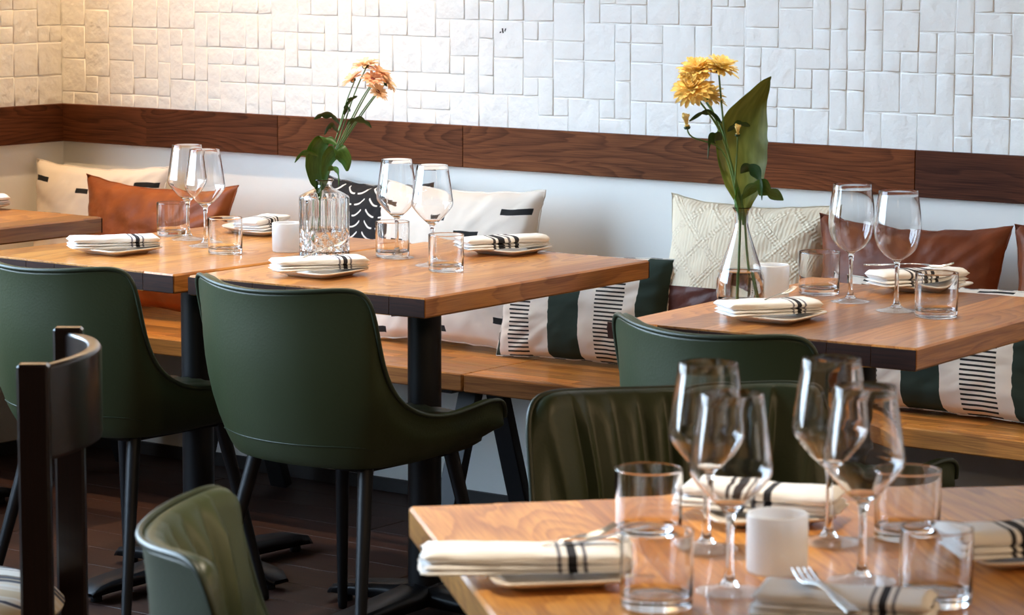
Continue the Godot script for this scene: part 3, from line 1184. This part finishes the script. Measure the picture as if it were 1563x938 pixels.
func knife_thing(label: String, at: Vector3, turn: float, tilt: float, size := 1.0) -> void:
	var t := thing("knife", label, "knife", at, 0.0, "steel knives tucked in the napkins")
	t.transform = Transform3D((Basis(Vector3.UP, turn) * Basis(Vector3.BACK, tilt)).scaled(Vector3(size, size, size)), at)
	var mb := MB.new()
	tube(mb, [Vector3(-0.11, 0, 0), Vector3(-0.06, 0, 0), Vector3(-0.01, 0, 0)], [0.007, 0.006, 0.0045], 10, true, 0.5)
	part("handle", mb.mesh(), mats.steel, t)
	mb = MB.new()
	tube(mb, [Vector3(-0.012, 0, 0), Vector3(0.02, 0, 0), Vector3(0.07, 0, 0.001), Vector3(0.1, 0, 0.003)], [0.005, 0.009, 0.009, 0.003], 10, true, 0.1)
	part("blade", mb.mesh(), mats.steel, t)


func setting(x: float, z: float, plate_turn: float, nap_turn: float, off: Vector2, where: String, l := 0.2, w := 0.084, th := 0.024, ink := 0) -> void:
	var p := part("side_plate", m_plate, mats.plate_glaze, self)
	p.position = Vector3(x, 0.7502, z)
	p.rotation.y = plate_turn
	tag(p, "square cream side plate " + where, "plate", "square side plates")
	var n := part("napkin", napkin_mesh(l, w, th, int(x * 1000.0)), n_mat if ink == 0 else n_mat2, self)
	n.position = Vector3(x + off.x, 0.7502 + 0.0135, z + off.y)
	n.rotation.y = nap_turn
	tag(n, "folded white napkin with dark stripes " + where, "napkin", "folded striped napkins")


func build_tableware() -> void:
	tableware_meshes()
	var stripe := func(im: Image) -> void:
		for q in [[0.66, 0.02, srgb(120, 120, 130)], [0.71, 0.045, srgb(34, 33, 40)], [0.785, 0.02, srgb(120, 120, 130)]]:
			im.fill_rect(Rect2i(int(q[0] * 512), 0, int(q[1] * 512), 8), q[2])
	n_mat = cloth("striped_napkin", print_tex(512, 8, srgb(244, 243, 242), stripe))
	var stripe2 := func(im: Image) -> void:
		for q in [[0.30, 0.03, srgb(60, 60, 66)], [0.36, 0.08, srgb(30, 30, 36)], [0.48, 0.03, srgb(90, 90, 98)], [0.56, 0.05, srgb(40, 40, 46)]]:
			im.fill_rect(Rect2i(int(q[0] * 512), 0, int(q[1] * 512), 8), q[2])
	n_mat2 = cloth("wide_striped_napkin", print_tex(512, 8, srgb(244, 243, 242), stripe2))
	var G := "wine glasses"
	for q in [
		[1.338, 0.92, 0, 1.0, "angular wine glass furthest left, behind its twin"], [1.463, 0.996, 0, 1.0, "front angular wine glass of the left pair"],
		[1.949, 0.91, 0, 0.985, "left angular wine glass beside the crystal vase on the middle table"], [2.101, 0.978, 0, 0.985, "angular wine glass in front of the long white cushion"],
		[3.106, 0.947, 1, 1.0, "round-bowled wine glass next to the empty tumbler on the right table"], [3.242, 1.01, 1, 1.0, "round-bowled wine glass nearest the brown cushions at the right"],
		[4.101, 2.999, 0, 1.0, "foreground wine glass at left, standing behind another one"], [4.241, 3.169, 0, 1.0, "foreground wine glass at left, nearest to the viewer"],
		[4.196, 2.881, 0, 1.0, "foreground wine glass at right, standing further back"], [4.33, 3.037, 0, 1.0, "foreground wine glass at right, in front of its twin"]]:
		var wg := thing("wine_glass", q[4], "wine glass", Vector3(q[0], 0.7502, q[1]), q[0] * 7.0, G)
		wg.scale = Vector3(q[3], q[3], q[3])
		part("bowl", m_wine[q[2]], mats.clear_glass, wg)
		part("foot", m_foot[q[2]], mats.thin_glass, wg)
	for q in [
		[1.252, 0.879, 0.95, "clear tumbler furthest left, in front of the tan cushion"], [1.596, 1.076, 0.97, "clear tumbler right of the left pair of wine glasses"],
		[1.926, 0.897, 0.95, "clear tumbler behind the stem of a wine glass on the middle table"], [2.182, 1.034, 0.95, "clear tumbler nearest the corner of the middle table"],
		[2.996, 0.88, 1.03, "clear tumbler beside the frosted candle cup on the right table"], [3.342, 1.038, 1.02, "clear tumbler in front of the napkin on the right table"],
		[4.013, 2.989, 1.02, "foreground tumbler at left, the one behind"], [4.214, 3.271, 1.0, "foreground tumbler at left, nearest the bottom edge"],
		[4.255, 2.799, 1.0, "foreground tumbler at right, the one behind"], [4.443, 3.076, 1.0, "foreground tumbler at right, in front"]]:
		put_glass("tumbler", m_tumbler, mats.clear_glass, q[3], "tumbler", "clear tumblers", q[0], q[1], q[2])
	for q in [[1.678, 0.962, 0.97, "frosted candle cup left of the crystal vase"], [2.949, 0.981, 0.97, "frosted candle cup behind the flask vase"], [4.228, 3.049, 1.0, "frosted candle cup among the foreground glasses"]]:
		put_glass("candle_cup", m_candle, mats.frosted_glass, q[3], "candle holder", "frosted candle cups", q[0], q[1], q[2])
	# plate, napkin: x z plate turn, napkin turn, napkin offset
	setting(1.40, 1.215, -0.02, 0.98, Vector2(-0.01, 0.0), "on the left table next to the green chair")
	setting(1.378, 0.71, 0.0, 1.9, Vector2(0.0, 0.0), "at the far side of the left table", 0.17, 0.075, 0.026, 1)
	setting(2.02, 1.25, 0.02, 1.02, Vector2(-0.005, 0.0), "on the middle table in front of the vase")
	setting(2.075, 0.675, 0.02, 1.15, Vector2(0.0, 0.02), "at the far side of the middle table", 0.21, 0.075, 0.026, 1)
	setting(3.125, 1.255, 0.056, 1.0, Vector2(-0.008, 0.01), "on the right table in front of the flask vase", 0.19)
	setting(3.13, 0.69, 0.056, 1.1, Vector2(-0.01, 0.02), "on the right table behind a tumbler", 0.2, 0.085, 0.03, 1)
	setting(0.42, 0.745, 0.0, 1.0, Vector2(0.0, 0.0), "on the far left table in the corner")
	setting(4.05, 3.235, 0.83, 0.70, Vector2(-0.025, 0.02), "at the left corner of the foreground table", 0.23)
	setting(4.06, 2.81, 0.83, 0.3, Vector2(0.0, 0.0), "between the foreground glasses, before the fluted chair", 0.2, 0.08, 0.03, 1)
	setting(4.42, 2.82, 0.83, 0.9, Vector2(0.01, 0.01), "at the right edge of the foreground table", 0.2, 0.085, 0.03, 1)
	setting(4.415, 3.22, 0.83, 0.4, Vector2(0.0, 0.0), "at the bottom edge of the picture", 0.19, 0.08, 0.024)
	fork_thing("steel fork with its tines showing behind the middle table napkin", Vector3(2.017, 0.8010, 1.231), 1.10, 0.28, 0.65)
	fork_thing("steel fork with its tines showing above the right table napkin", Vector3(3.118, 0.7900, 1.250), 1.10, 0.28, 0.65)
	fork_thing("steel fork lying on the napkin behind a tumbler", Vector3(3.12, 0.80, 0.72), 0.5, 0.0)
	fork_thing("steel fork resting on the foreground napkin at left", Vector3(4.059, 0.7904, 3.225), 0.85, 0.22, 0.80)
	fork_thing("steel fork lying on the bottom napkin nearest the viewer", Vector3(4.409, 0.791, 3.254), 2.42, 0.0)
	knife_thing("steel knife resting beside the fork on the foreground napkin", Vector3(4.071, 0.7906, 3.211), 0.72, 0.20, 0.80)


# ------------------------------------------------------------------ vases and flowers
func leaf_mesh(path: Array, widths: Array, side: Vector3, cup: float, lobes := 0.0, curl := 0.0) -> ArrayMesh:
	var c := smooth(path, 10)
	var mb := MB.new()
	var n := c.size()
	var rows := []
	for face in [1.0, -1.0]:
		rows = []
		for k in n:
			var t: Vector3 = (c[mini(k + 1, n - 1)] - c[maxi(k - 1, 0)]).normalized()
			var s := (side - t * side.dot(t)).normalized()
			var nn := s.cross(t).normalized()
			var f := float(k) / (n - 1)
			var fw := f * (widths.size() - 1)
			var wi := mini(int(fw), widths.size() - 2)
			var w := lerpf(widths[wi], widths[wi + 1], fw - wi)
			if lobes > 0.0: w *= 0.5 + 0.5 * absf(sin(f * PI * lobes))
			var row := []
			for i in 9:
				var u := -1.0 + i / 4.0
				row.append(c[k] + s * w * u + nn * (cup * w * u * u + curl * w * u + 0.0006 * face))
			rows.append(row)
		var i0 := mb.idx.size()
		mb.grid(rows)
		if face < 0.0:
			for k in range(i0, mb.idx.size(), 3):
				var q := mb.idx[k + 1]
				mb.idx[k + 1] = mb.idx[k + 2]
				mb.idx[k + 2] = q
	return mb.mesh()


# flower head at p facing d
func flower_head(parent: Node, p: Vector3, d: Vector3, r: float, layers: Array, petal: Material, eye: Material, sd: int) -> void:
	var rr := RandomNumberGenerator.new()
	rr.seed = sd
	var f := frame_of(d)
	var mb := MB.new()
	for L in layers: # [count, length factor, lift angle, width]
		for k in L[0]:
			var a: float = TAU * (k + rr.randf_range(-0.25, 0.25)) / L[0]
			var rad := f.x * cos(a) + f.y * sin(a)
			var tan_ := f.z.cross(rad)
			var len: float = r * L[1] * rr.randf_range(0.85, 1.1)
			var lift: float = L[2] + rr.randf_range(-0.15, 0.15)
			var out := rad * cos(lift) + f.z * sin(lift)
			var nn := f.z * cos(lift) - rad * sin(lift)
			var w: float = L[3] * r
			var rows := []
			for q in [[0.12, 0.35, 0.0], [0.4, 0.8, 0.04], [0.7, 1.0, 0.03], [0.92, 0.7, -0.03], [1.0, 0.15, -0.06]]:
				var m: Vector3 = p + out * len * q[0] + nn * len * q[2]
				rows.append([m - tan_ * w * q[1] + nn * w * 0.35, m, m + tan_ * w * q[1] + nn * w * 0.35])
			mb.grid(rows)
	var head := part("petals", mb.mesh(), petal, parent)
	mb = MB.new()
	var eyep := []
	for q in [[0.0, 0.02], [0.16, 0.02], [0.22, 0.08], [0.16, 0.14], [0.0, 0.16]]:
		eyep.append(ring(p + f.z * r * q[1], f, maxf(r * q[0], 1e-5), 14))
	mb.grid(eyep, true)
	mb.flip_if_inside_out()
	part("flower_eye", mb.mesh(), eye, head)
	mb = MB.new()
	eyep = []
	for q in [[0.0, -0.22], [0.2, -0.18], [0.27, -0.04], [0.1, 0.03], [0.0, 0.03]]:
		eyep.append(ring(p + f.z * r * q[1], f, maxf(r * q[0], 1e-5), 14))
	mb.grid(eyep, true)
	mb.flip_if_inside_out()
	part("calyx", mb.mesh(), mats.leaf_dark, head)


# picture-plane helper: rightwards and towards-the-viewer directions of the vases' sight line
const RT := Vector3(0.802, 0, -0.597)
const FW := Vector3(0.597, 0, 0.802)

func stem(parent: Node, pts: Array, r0: float, r1: float) -> void:
	var c := smooth(pts, 5)
	var rad := []
	for k in c.size(): rad.append(lerpf(r0, r1, float(k) / (c.size() - 1)))
	var mb := MB.new()
	tube(mb, c, rad, 8)
	part("stem", mb.mesh(), mats.stem_green, parent)


func pt(r: float, y: float, f := 0.0) -> Vector3:
	return RT * r + Vector3.UP * y + FW * f


func build_crystal_vase() -> void:
	var at := Vector3(1.809, 0.7502, 0.989)
	var v := thing("vase", "cut crystal decanter vase with peach flowers between two tables", "vase", at)
	var mb := MB.new()
	var prof := [Vector2(0, 0), Vector2(0.050, 0), Vector2(0.0545, 0.002)]
	for k in 27: prof.append(Vector2(0.0555, 0.005 + 0.0047 * k))
	prof += [Vector2(0.0555, 0.1305), Vector2(0.0535, 0.134), Vector2(0.042, 0.1405), Vector2(0.029, 0.1465), Vector2(0.0195, 0.151), Vector2(0.0165, 0.1555), Vector2(0.0165, 0.1625), Vector2(0.0185, 0.166), Vector2(0.0215, 0.1685), Vector2(0.0212, 0.1702), Vector2(0.0185, 0.1702), Vector2(0.0145, 0.167), Vector2(0.0135, 0.156), Vector2(0.0175, 0.148), Vector2(0.03, 0.1425), Vector2(0.046, 0.135), Vector2(0.0495, 0.128), Vector2(0.0495, 0.016), Vector2(0.046, 0.0125), Vector2(0, 0.012)]
	var relief := func(a: float, q: Vector2) -> float:
		if q.x < 0.0545: return 0.0
		var n := 15.0
		if q.y > 0.06:
			return -0.0038 * pow(absf(sin(a * n * 0.5)), 0.7)
		var c := q.y / 0.0125
		return -0.0042 * minf(absf(sin(a * n * 0.5 + c * 1.3)), absf(sin(a * n * 0.5 - c * 1.3)))
	lathe(mb, prof, 180, Vector3.ZERO, relief)
	part("body", mb.mesh(), mats.crystal_glass, v)
	mb = MB.new()
	lathe(mb, [Vector2(0, 0.0122), Vector2(0.0455, 0.0127), Vector2(0.0493, 0.0162), Vector2(0.0493, 0.0585), Vector2(0.048, 0.058), Vector2(0, 0.058)], 60)
	part("water", mb.mesh(), mats.water, v)
	var top := at
	var G := "flowers in the crystal vase"
	# each stem with its own bloom: tip right, height, towards viewer, facing
	var blooms := [[0.091, 0.418, 0.0, Vector3(-0.2, 0.95, 0.15), 0.032, "peach daisy at the top of the crystal vase bunch"], [0.122, 0.402, 0.01, Vector3(0.4, 0.85, 0.15), 0.030, "peach daisy topmost at the right of the bunch"], [0.137, 0.38, 0.0, Vector3(0.75, 0.6, 0.2), 0.028, "peach daisy furthest right in the bunch"], [0.062, 0.386, -0.02, Vector3(-0.6, 0.8, 0.2), 0.027, "peach daisy standing apart at the left of the bunch"], [0.118, 0.362, 0.03, Vector3(0.6, 0.65, 0.35), 0.028, "peach daisy hanging lowest in the bunch"], [0.108, 0.388, 0.03, Vector3(0.1, 0.8, 0.45), 0.028, "peach daisy in the middle of the bunch"]]
	var k := 0
	for b in blooms:
		var t := thing("daisy", b[5], "flower", top, 0.0, G)
		var head := pt(b[0], b[1], b[2])
		var d: Vector3 = (RT * b[3].x + Vector3.UP * b[3].y + FW * b[3].z).normalized()
		stem(t, [pt(-0.034 + 0.002 * k, 0.02 if k < 2 else 0.12, 0.003 * k - 0.01).lerp(pt(-0.008, 0.15), 0.0 if k < 2 else 0.6), pt(-0.014 + 0.002 * k, 0.10 if k < 2 else 0.145, 0.002 * k - 0.006), pt(-0.006 + 0.002 * k, 0.16, 0.002 * (k - 3)), pt(0.02 + 0.012 * (b[0] - 0.06) / 0.07, 0.235, b[2] * 0.4), head.lerp(pt(0.02, 0.235, 0), 0.35), head - d * 0.006], 0.0022, 0.0012)
		flower_head(t, head, d, b[4], [[20, 1.0, 0.12, 0.13], [15, 0.85, 0.4, 0.13]], mats.petal_peach if k % 2 == 0 else mats.petal_coral, mats.flower_eye, 40 + k)
		k += 1
	# leaves
	var t := thing("leaf_stem", "broad folded green leaf rising from the crystal vase", "leaf", top, 0.0, G)
	part("leaf", leaf_mesh([pt(-0.01, 0.13, 0.0), pt(-0.012, 0.15, 0.0), pt(-0.014, 0.165, 0.0), pt(-0.018, 0.2, 0.004), pt(-0.014, 0.236, 0.01), pt(0.004, 0.262, 0.02), pt(0.03, 0.248, 0.032)], [0.004, 0.007, 0.016, 0.022, 0.021, 0.015, 0.001], RT, 0.35), mats.leaf_mid, t)
	part("leaf", leaf_mesh([pt(0.0, 0.17, 0.01), pt(0.01, 0.215, 0.015), pt(0.03, 0.235, 0.02), pt(0.048, 0.215, 0.024), pt(0.052, 0.19, 0.026)], [0.004, 0.014, 0.019, 0.014, 0.002], RT, 0.3), mats.leaf_mid, t)
	var t2 := thing("leaf_stem", "lobed chrysanthemum leaves hanging out of the crystal vase", "leaf", top, 0.0, G)
	for q in [[[pt(-0.012, 0.222, 0.02), pt(-0.03, 0.232, 0.024), pt(-0.05, 0.226, 0.026), pt(-0.062, 0.208, 0.026)], 0.010, "leaf_mid"], [[pt(0.01, 0.19, 0.02), pt(0.022, 0.195, 0.025), pt(0.032, 0.182, 0.028), pt(0.033, 0.155, 0.03)], 0.014, "leaf_mid"], [[pt(0.036, 0.29, 0.01), pt(0.02, 0.31, 0.015), pt(-0.004, 0.312, 0.02), pt(-0.02, 0.302, 0.02)], 0.012, "leaf_dark"], [[pt(0.034, 0.27, 0.01), pt(0.022, 0.288, 0.015), pt(0.01, 0.285, 0.02), pt(0.002, 0.268, 0.02)], 0.012, "leaf_dark"], [[pt(0.05, 0.29, 0.01), pt(0.07, 0.3, 0.02), pt(0.09, 0.296, 0.022), pt(0.105, 0.284, 0.022)], 0.013, "leaf_dark"], [[pt(0.05, 0.33, 0.0), pt(0.06, 0.344, 0.01), pt(0.074, 0.352, 0.012)], 0.007, "leaf_dark"], [[pt(0.045, 0.31, 0.0), pt(0.052, 0.325, 0.01), pt(0.058, 0.318, 0.012)], 0.009, "leaf_dark"]]:
		part("leaf", leaf_mesh(q[0], [0.001, q[1] * 0.8, q[1], q[1] * 0.7, 0.001], FW * 0.8 + Vector3.UP * 0.7, 0.2, 3.0), mats[q[2]], t2)
	stem(t2, [pt(-0.01, 0.06, 0.01), pt(-0.004, 0.165, 0.004), pt(0.02, 0.24, 0.008), pt(0.045, 0.31, 0.0), pt(0.06, 0.35, 0.01)], 0.002, 0.001)


func build_flask_vase() -> void:
	var at := Vector3(2.938, 0.7502, 1.078)
	var v := thing("vase", "clear conical flask vase with yellow flowers on the right table", "vase", at)
	var mb := MB.new()
	var o := smooth([Vector2(0.041, 0.0008), Vector2(0.0455, 0.006), Vector2(0.0468, 0.02), Vector2(0.0462, 0.042), Vector2(0.042, 0.06), Vector2(0.031, 0.092), Vector2(0.019, 0.128), Vector2(0.0138, 0.148), Vector2(0.0132, 0.168), Vector2(0.0142, 0.177), Vector2(0.0182, 0.1832)], 4)
	var prof := [Vector2(0, 0.0012), Vector2(0.036, 0.0)] + o
	prof.append(Vector2(0.018, 0.1842))
	for k in range(o.size() - 1, 3, -1):
		prof.append(Vector2(maxf(o[k].x - 0.0022, 0.0), o[k].y + 0.0004))
	prof += [Vector2(0.036, 0.0062), Vector2(0, 0.006)]
	lathe(mb, prof, 60)
	part("body", mb.mesh(), mats.clear_glass, v)
	mb = MB.new()
	var w := [Vector2(0, 0.0062), Vector2(0.036, 0.0064)]
	for k in range(4, o.size()):
		if o[k].y > 0.062: break
		w.append(Vector2(o[k].x - 0.0024, maxf(o[k].y, 0.0072)))
	w.append(Vector2(0.0385, 0.0622))
	w.append(Vector2(0, 0.0622))
	lathe(mb, w, 60)
	part("water", mb.mesh(), mats.water, v)
	var G := "flowers in the flask vase"
	var yl := [[20, 1.0, 0.0, 0.13], [20, 0.98, 0.35, 0.13], [18, 0.9, 0.7, 0.13], [14, 0.75, 1.0, 0.13], [9, 0.6, 1.3, 0.12]]
	var blooms := [[-0.088, 0.442, 0.0, Vector3(-0.2, 0.9, 0.3), 0.040, "yellow chrysanthemum at the top left of the flask bunch"], [-0.045, 0.447, 0.0, Vector3(0.25, 0.95, 0.1), 0.040, "yellow chrysanthemum at the top right of the flask bunch"], [-0.098, 0.408, 0.02, Vector3(-0.3, 0.8, 0.6), 0.042, "yellow chrysanthemum nearest the viewer in the flask bunch"], [-0.068, 0.392, -0.02, Vector3(0.2, 0.8, 0.1), 0.038, "yellow chrysanthemum lowest of the open blooms"]]
	var k := 0
	for b in blooms:
		var t := thing("chrysanthemum", b[5], "flower", at, 0.0, G)
		var head := pt(b[0], b[1], b[2])
		var d: Vector3 = (RT * b[3].x + Vector3.UP * b[3].y + FW * b[3].z).normalized()
		stem(t, ([pt(-0.006, 0.009, 0.012), pt(-0.004, 0.09, 0.004), pt(-0.004, 0.18, 0.002)] if k == 0 else [pt(0.024, 0.009, -0.008), pt(0.012, 0.09, 0.0), pt(0.003, 0.18, 0.0)] if k == 1 else [pt(-0.004 + 0.003 * (k - 2), 0.16, 0.002), pt(-0.005, 0.19, 0.002)]) + [pt(-0.022, 0.27, 0.004), pt(-0.045 + 0.01 * (b[0] + 0.08) / 0.04, 0.34, b[2] * 0.5), head - d * 0.008], 0.0026, 0.0018)
		flower_head(t, head, d, b[4], yl, mats.petal_yellow if k % 2 else mats.petal_gold, mats.petal_gold, 70 + k)
		k += 1
	for b in [[-0.108, 0.352, 0.02, Vector3(-0.15, 1, 0.1), 0.026, "closed yellow bud hanging at the left of the flask bunch"], [-0.012, 0.338, 0.03, Vector3(0.0, 1, 0.1), 0.020, "small yellow bud in front of the big leaf"]]:
		var t := thing("flower_bud", b[5], "flower", at, 0.0, G)
		var head := pt(b[0], b[1] - 0.012, b[2])
		var d: Vector3 = (RT * b[3].x + Vector3.UP * b[3].y + FW * b[3].z).normalized()
		var from := pt(-0.05, 0.325, 0.01) if b[0] < -0.05 else pt(-0.014, 0.23, 0.012)
		stem(t, [pt(-0.002, 0.15, 0.003), pt(-0.012, 0.21, 0.01), from.lerp(pt(-0.015, 0.22, 0.01), 0.3), head - d * 0.03 if b[0] > -0.05 else head + RT * 0.01 - Vector3.UP * 0.02, head], 0.002, 0.0014)
		flower_head(t, head, d, b[4], [[10, 1.0, 1.25, 0.2], [7, 0.95, 1.42, 0.2]], mats.petal_yellow, mats.petal_gold, 90)
	var t := thing("leaf_stem", "large upright curled leaf in the flask vase", "leaf", at, 0.0, G)
	part("leaf", leaf_mesh([pt(0.006, 0.15, -0.004), pt(0.004, 0.175, -0.004), pt(0.005, 0.21, -0.01), pt(0.002, 0.26, -0.02), pt(0.0, 0.32, -0.026), pt(0.018, 0.375, -0.02), pt(0.045, 0.425, -0.008), pt(0.052, 0.435, 0.004)], [0.003, 0.006, 0.018, 0.036, 0.046, 0.050, 0.040, 0.018, 0.004, 0.001], RT + Vector3.UP * 0.1, 0.4, 0.0, 0.25), mats.leaf_olive, t)
	var t2 := thing("leaf_stem", "lobed green leaves around the neck of the flask vase", "leaf", at, 0.0, G)
	stem(t2, [pt(0.003, 0.15, 0.005), pt(0.001, 0.18, 0.004), pt(0.0, 0.21, 0.01)], 0.0022, 0.0015)
	for q in [[[pt(0.0, 0.2, 0.01), pt(0.024, 0.225, 0.02), pt(0.05, 0.215, 0.026), pt(0.078, 0.2, 0.024)], 0.022, "leaf_mid"], [[pt(-0.004, 0.25, 0.01), pt(0.012, 0.262, 0.02), pt(0.03, 0.24, 0.026), pt(0.036, 0.2, 0.03)], 0.018, "leaf_dark"], [[pt(-0.04, 0.315, 0.01), pt(-0.055, 0.322, 0.016), pt(-0.066, 0.308, 0.02), pt(-0.068, 0.278, 0.02)], 0.019, "leaf_dark"], [[pt(-0.04, 0.345, 0.0), pt(-0.06, 0.365, 0.01), pt(-0.08, 0.366, 0.015), pt(-0.104, 0.35, 0.016)], 0.007, "leaf_dark"], [[pt(-0.03, 0.33, 0.01), pt(-0.01, 0.345, 0.02), pt(0.012, 0.342, 0.024)], 0.008, "leaf_dark"], [[pt(-0.008, 0.175, 0.01), pt(-0.012, 0.2, 0.014), pt(-0.008, 0.225, 0.014)], 0.012, "leaf_mid"]]:
		part("leaf", leaf_mesh(q[0], [0.001, q[1] * 0.7, q[1], q[1] * 0.75, 0.002], FW * 0.5 + Vector3.UP * 0.8, 0.15, 3.0), mats[q[2]], t2)


# ------------------------------------------------------------------ lamps
func downlight(label: String, at: Vector3, energy: float, color: Color, angle: float, aim: Vector3) -> void:
	var t := thing("ceiling_downlight", label, "lamp", at, 0.0, "ceiling downlights")
	var mb := MB.new()
	lathe(mb, [Vector2(0.03, 0.0), Vector2(0.055, 0.0), Vector2(0.055, 0.012), Vector2(0.03, 0.012), Vector2(0.03, 0.0)], 32)
	part("trim_ring", mb.mesh(), mats.paint_white, t)
	mb = MB.new()
	lathe(mb, [Vector2(0, 0.004), Vector2(0.03, 0.004), Vector2(0.03, 0.008), Vector2(0, 0.008)], 24)
	var gm := mat("lamp_glow", color, 0.5)
	gm.emission_enabled = true
	gm.emission = color
	gm.emission_energy_multiplier = 6.0
	part("lamp_lens", mb.mesh(), gm, t)
	var l := SpotLight3D.new()
	l.name = "lamp_light"
	t.add_child(l)
	l.position = Vector3(0, -0.01, 0)
	l.look_at_from_position(at + Vector3(0, -0.01, 0), aim, Vector3(1, 0, 0.01))
	l.light_color = color
	l.light_energy = energy
	l.spot_angle = angle
	l.spot_angle_attenuation = 0.8
	l.spot_range = 12.0
	l.spot_attenuation = 2.0
	l.light_size = 0.03
	l.shadow_enabled = true


func pendant(label: String, at: Vector3, energy: float, color: Color) -> void:
	var t := thing("pendant_lamp", label, "lamp", at, 0.0, "globe pendant lamps")
	var mb := MB.new()
	var prof := []
	for k in 17:
		var a := -PI / 2 + PI * k / 16.0
		prof.append(Vector2(maxf(cos(a) * 0.09, 0.0), sin(a) * 0.09))
	lathe(mb, prof, 32)
	var gm := mat("globe_glow", color, 0.5)
	gm.emission_enabled = true
	gm.emission = color
	gm.emission_energy_multiplier = 5.0
	part("lamp_globe", mb.mesh(), gm, t)
	mb = MB.new()
	tube(mb, [Vector3(0, 0.09, 0), Vector3(0, ROOM_H - at.y, 0)], 0.004, 8)
	part("cable", mb.mesh(), mats.black_cloth, t)
	var l := OmniLight3D.new()
	l.name = "lamp_light"
	t.add_child(l)
	l.light_color = color
	l.light_energy = energy
	l.omni_range = 15.0
	l.omni_attenuation = 2.0
	l.light_size = 0.09
	l.shadow_enabled = true


func _ready() -> void:
	rng.seed = 4
	# camera
	var cam := Camera3D.new()
	cam.name = "camera"
	add_child(cam)
	cam.transform = Transform3D(Basis(Vector3.UP, 0.6401) * Basis(Vector3.RIGHT, -0.1312) * Basis(Vector3.BACK, 0.0033), Vector3(5.8849, 1.4673, 5.7742))
	var ca := CameraAttributesPhysical.new()
	ca.frustum_focal_length = 112.58
	ca.frustum_focus_distance = 6.3
	ca.exposure_aperture = 13.0
	ca.frustum_near = 0.05
	ca.frustum_far = 100.0
	cam.attributes = ca
	# sky and exposure
	var we := WorldEnvironment.new()
	we.name = "world"
	var e := Environment.new()
	e.background_mode = Environment.BG_SKY
	var sm := ProceduralSkyMaterial.new()
	sm.sky_top_color = srgb(180, 208, 234)
	sm.sky_horizon_color = srgb(214, 231, 246)
	sm.ground_horizon_color = srgb(150, 150, 148)
	sm.ground_bottom_color = srgb(110, 108, 104)
	sm.sky_energy_multiplier = 3.4
	sm.ground_energy_multiplier = 0.6
	var sky := Sky.new()
	sky.sky_material = sm
	e.sky = sky
	e.tonemap_mode = Environment.TONE_MAPPER_LINEAR
	e.tonemap_exposure = 1.0
	e.sdfgi_enabled = true
	e.ssao_enabled = true
	e.ssil_enabled = true
	we.environment = e
	add_child(we)

	make_materials()
	build_room()
	build_bench()
	build_table("dining_table", "dark-edged wooden table at the far left, only its end in view", Vector3(0.50, 0, 1.06), 0.0, 0.62, 0.79, mats.plank_dark, 2)
	build_table("dining_table", "wooden table joined to the left of the middle table", Vector3(1.470, 0, 1.035), -0.0165, 0.62, 0.78, mats.plank, 3)
	build_table("dining_table", "wooden table in the middle, its orange edge facing right", Vector3(2.105, 0, 1.01), 0.0226, 0.615, 0.81, mats.plank, 5)
	build_table("dining_table", "brown plank table at the right with the flask vase", Vector3(3.186, 0, 1.055), 0.0562, 0.605, 0.76, mats.plank_dark, 8)
	build_table("dining_table", "blurred wooden table in the foreground, turned cornerwise", Vector3(4.277, 0, 2.988), 0.828, 0.86, 0.86, mats.plank, 12, 8)
	build_tub_chair("green tub chair at the left table, cut off by the picture edge", Vector3(1.53, 0, 1.34), PI - 0.03)
	build_tub_chair("green tub chair in front of the middle table, seen from behind", Vector3(2.14, 0, 1.31), PI - 0.04)
	build_tub_chair("green tub chair at the right table, only its back showing", Vector3(3.17, 0, 1.31), PI - 0.14)
	build_tub_chair("green tub chair with fluted inner back behind the foreground table", Vector3(3.66, 0, 2.28), 0.9)
	build_tub_chair("green tub chair in the left foreground, its fluted back turned right", Vector3(3.76, 0, 3.18), 2.25)
	build_wood_chair()
	build_cushions()
	build_tableware()
	build_crystal_vase()
	build_flask_vase()
	downlight("small ceiling downlight washing the room corner", Vector3(0.55, 2.985, 0.75), 4.6, srgb(255, 212, 160), 42.0, Vector3(0.3, 0.9, 0.0))
	for q in [[1.45, 1.2, "left"], [2.3, 1.15, "middle"], [3.25, 1.2, "right"], [3.75, 3.02, "foreground"]]:
		downlight("small ceiling downlight above the %s table" % q[2], Vector3(q[0], 2.985, q[1]), 3.3 if q[1] < 2.0 else 6.2, srgb(255, 239, 214), 25.0 if q[1] < 2.0 else 17.0, Vector3(q[0], 0.0, q[1]))
	pendant("globe pendant lamp right of the tables", Vector3(6.6, 2.2, 1.6), 1.5, srgb(255, 218, 174))
	pendant("globe pendant lamp at the bar side", Vector3(7.4, 2.2, 3.4), 1.5, srgb(255, 218, 174))
	pendant("globe pendant lamp behind the viewer", Vector3(6.4, 2.3, 7.2), 1.5, srgb(255, 218, 174))
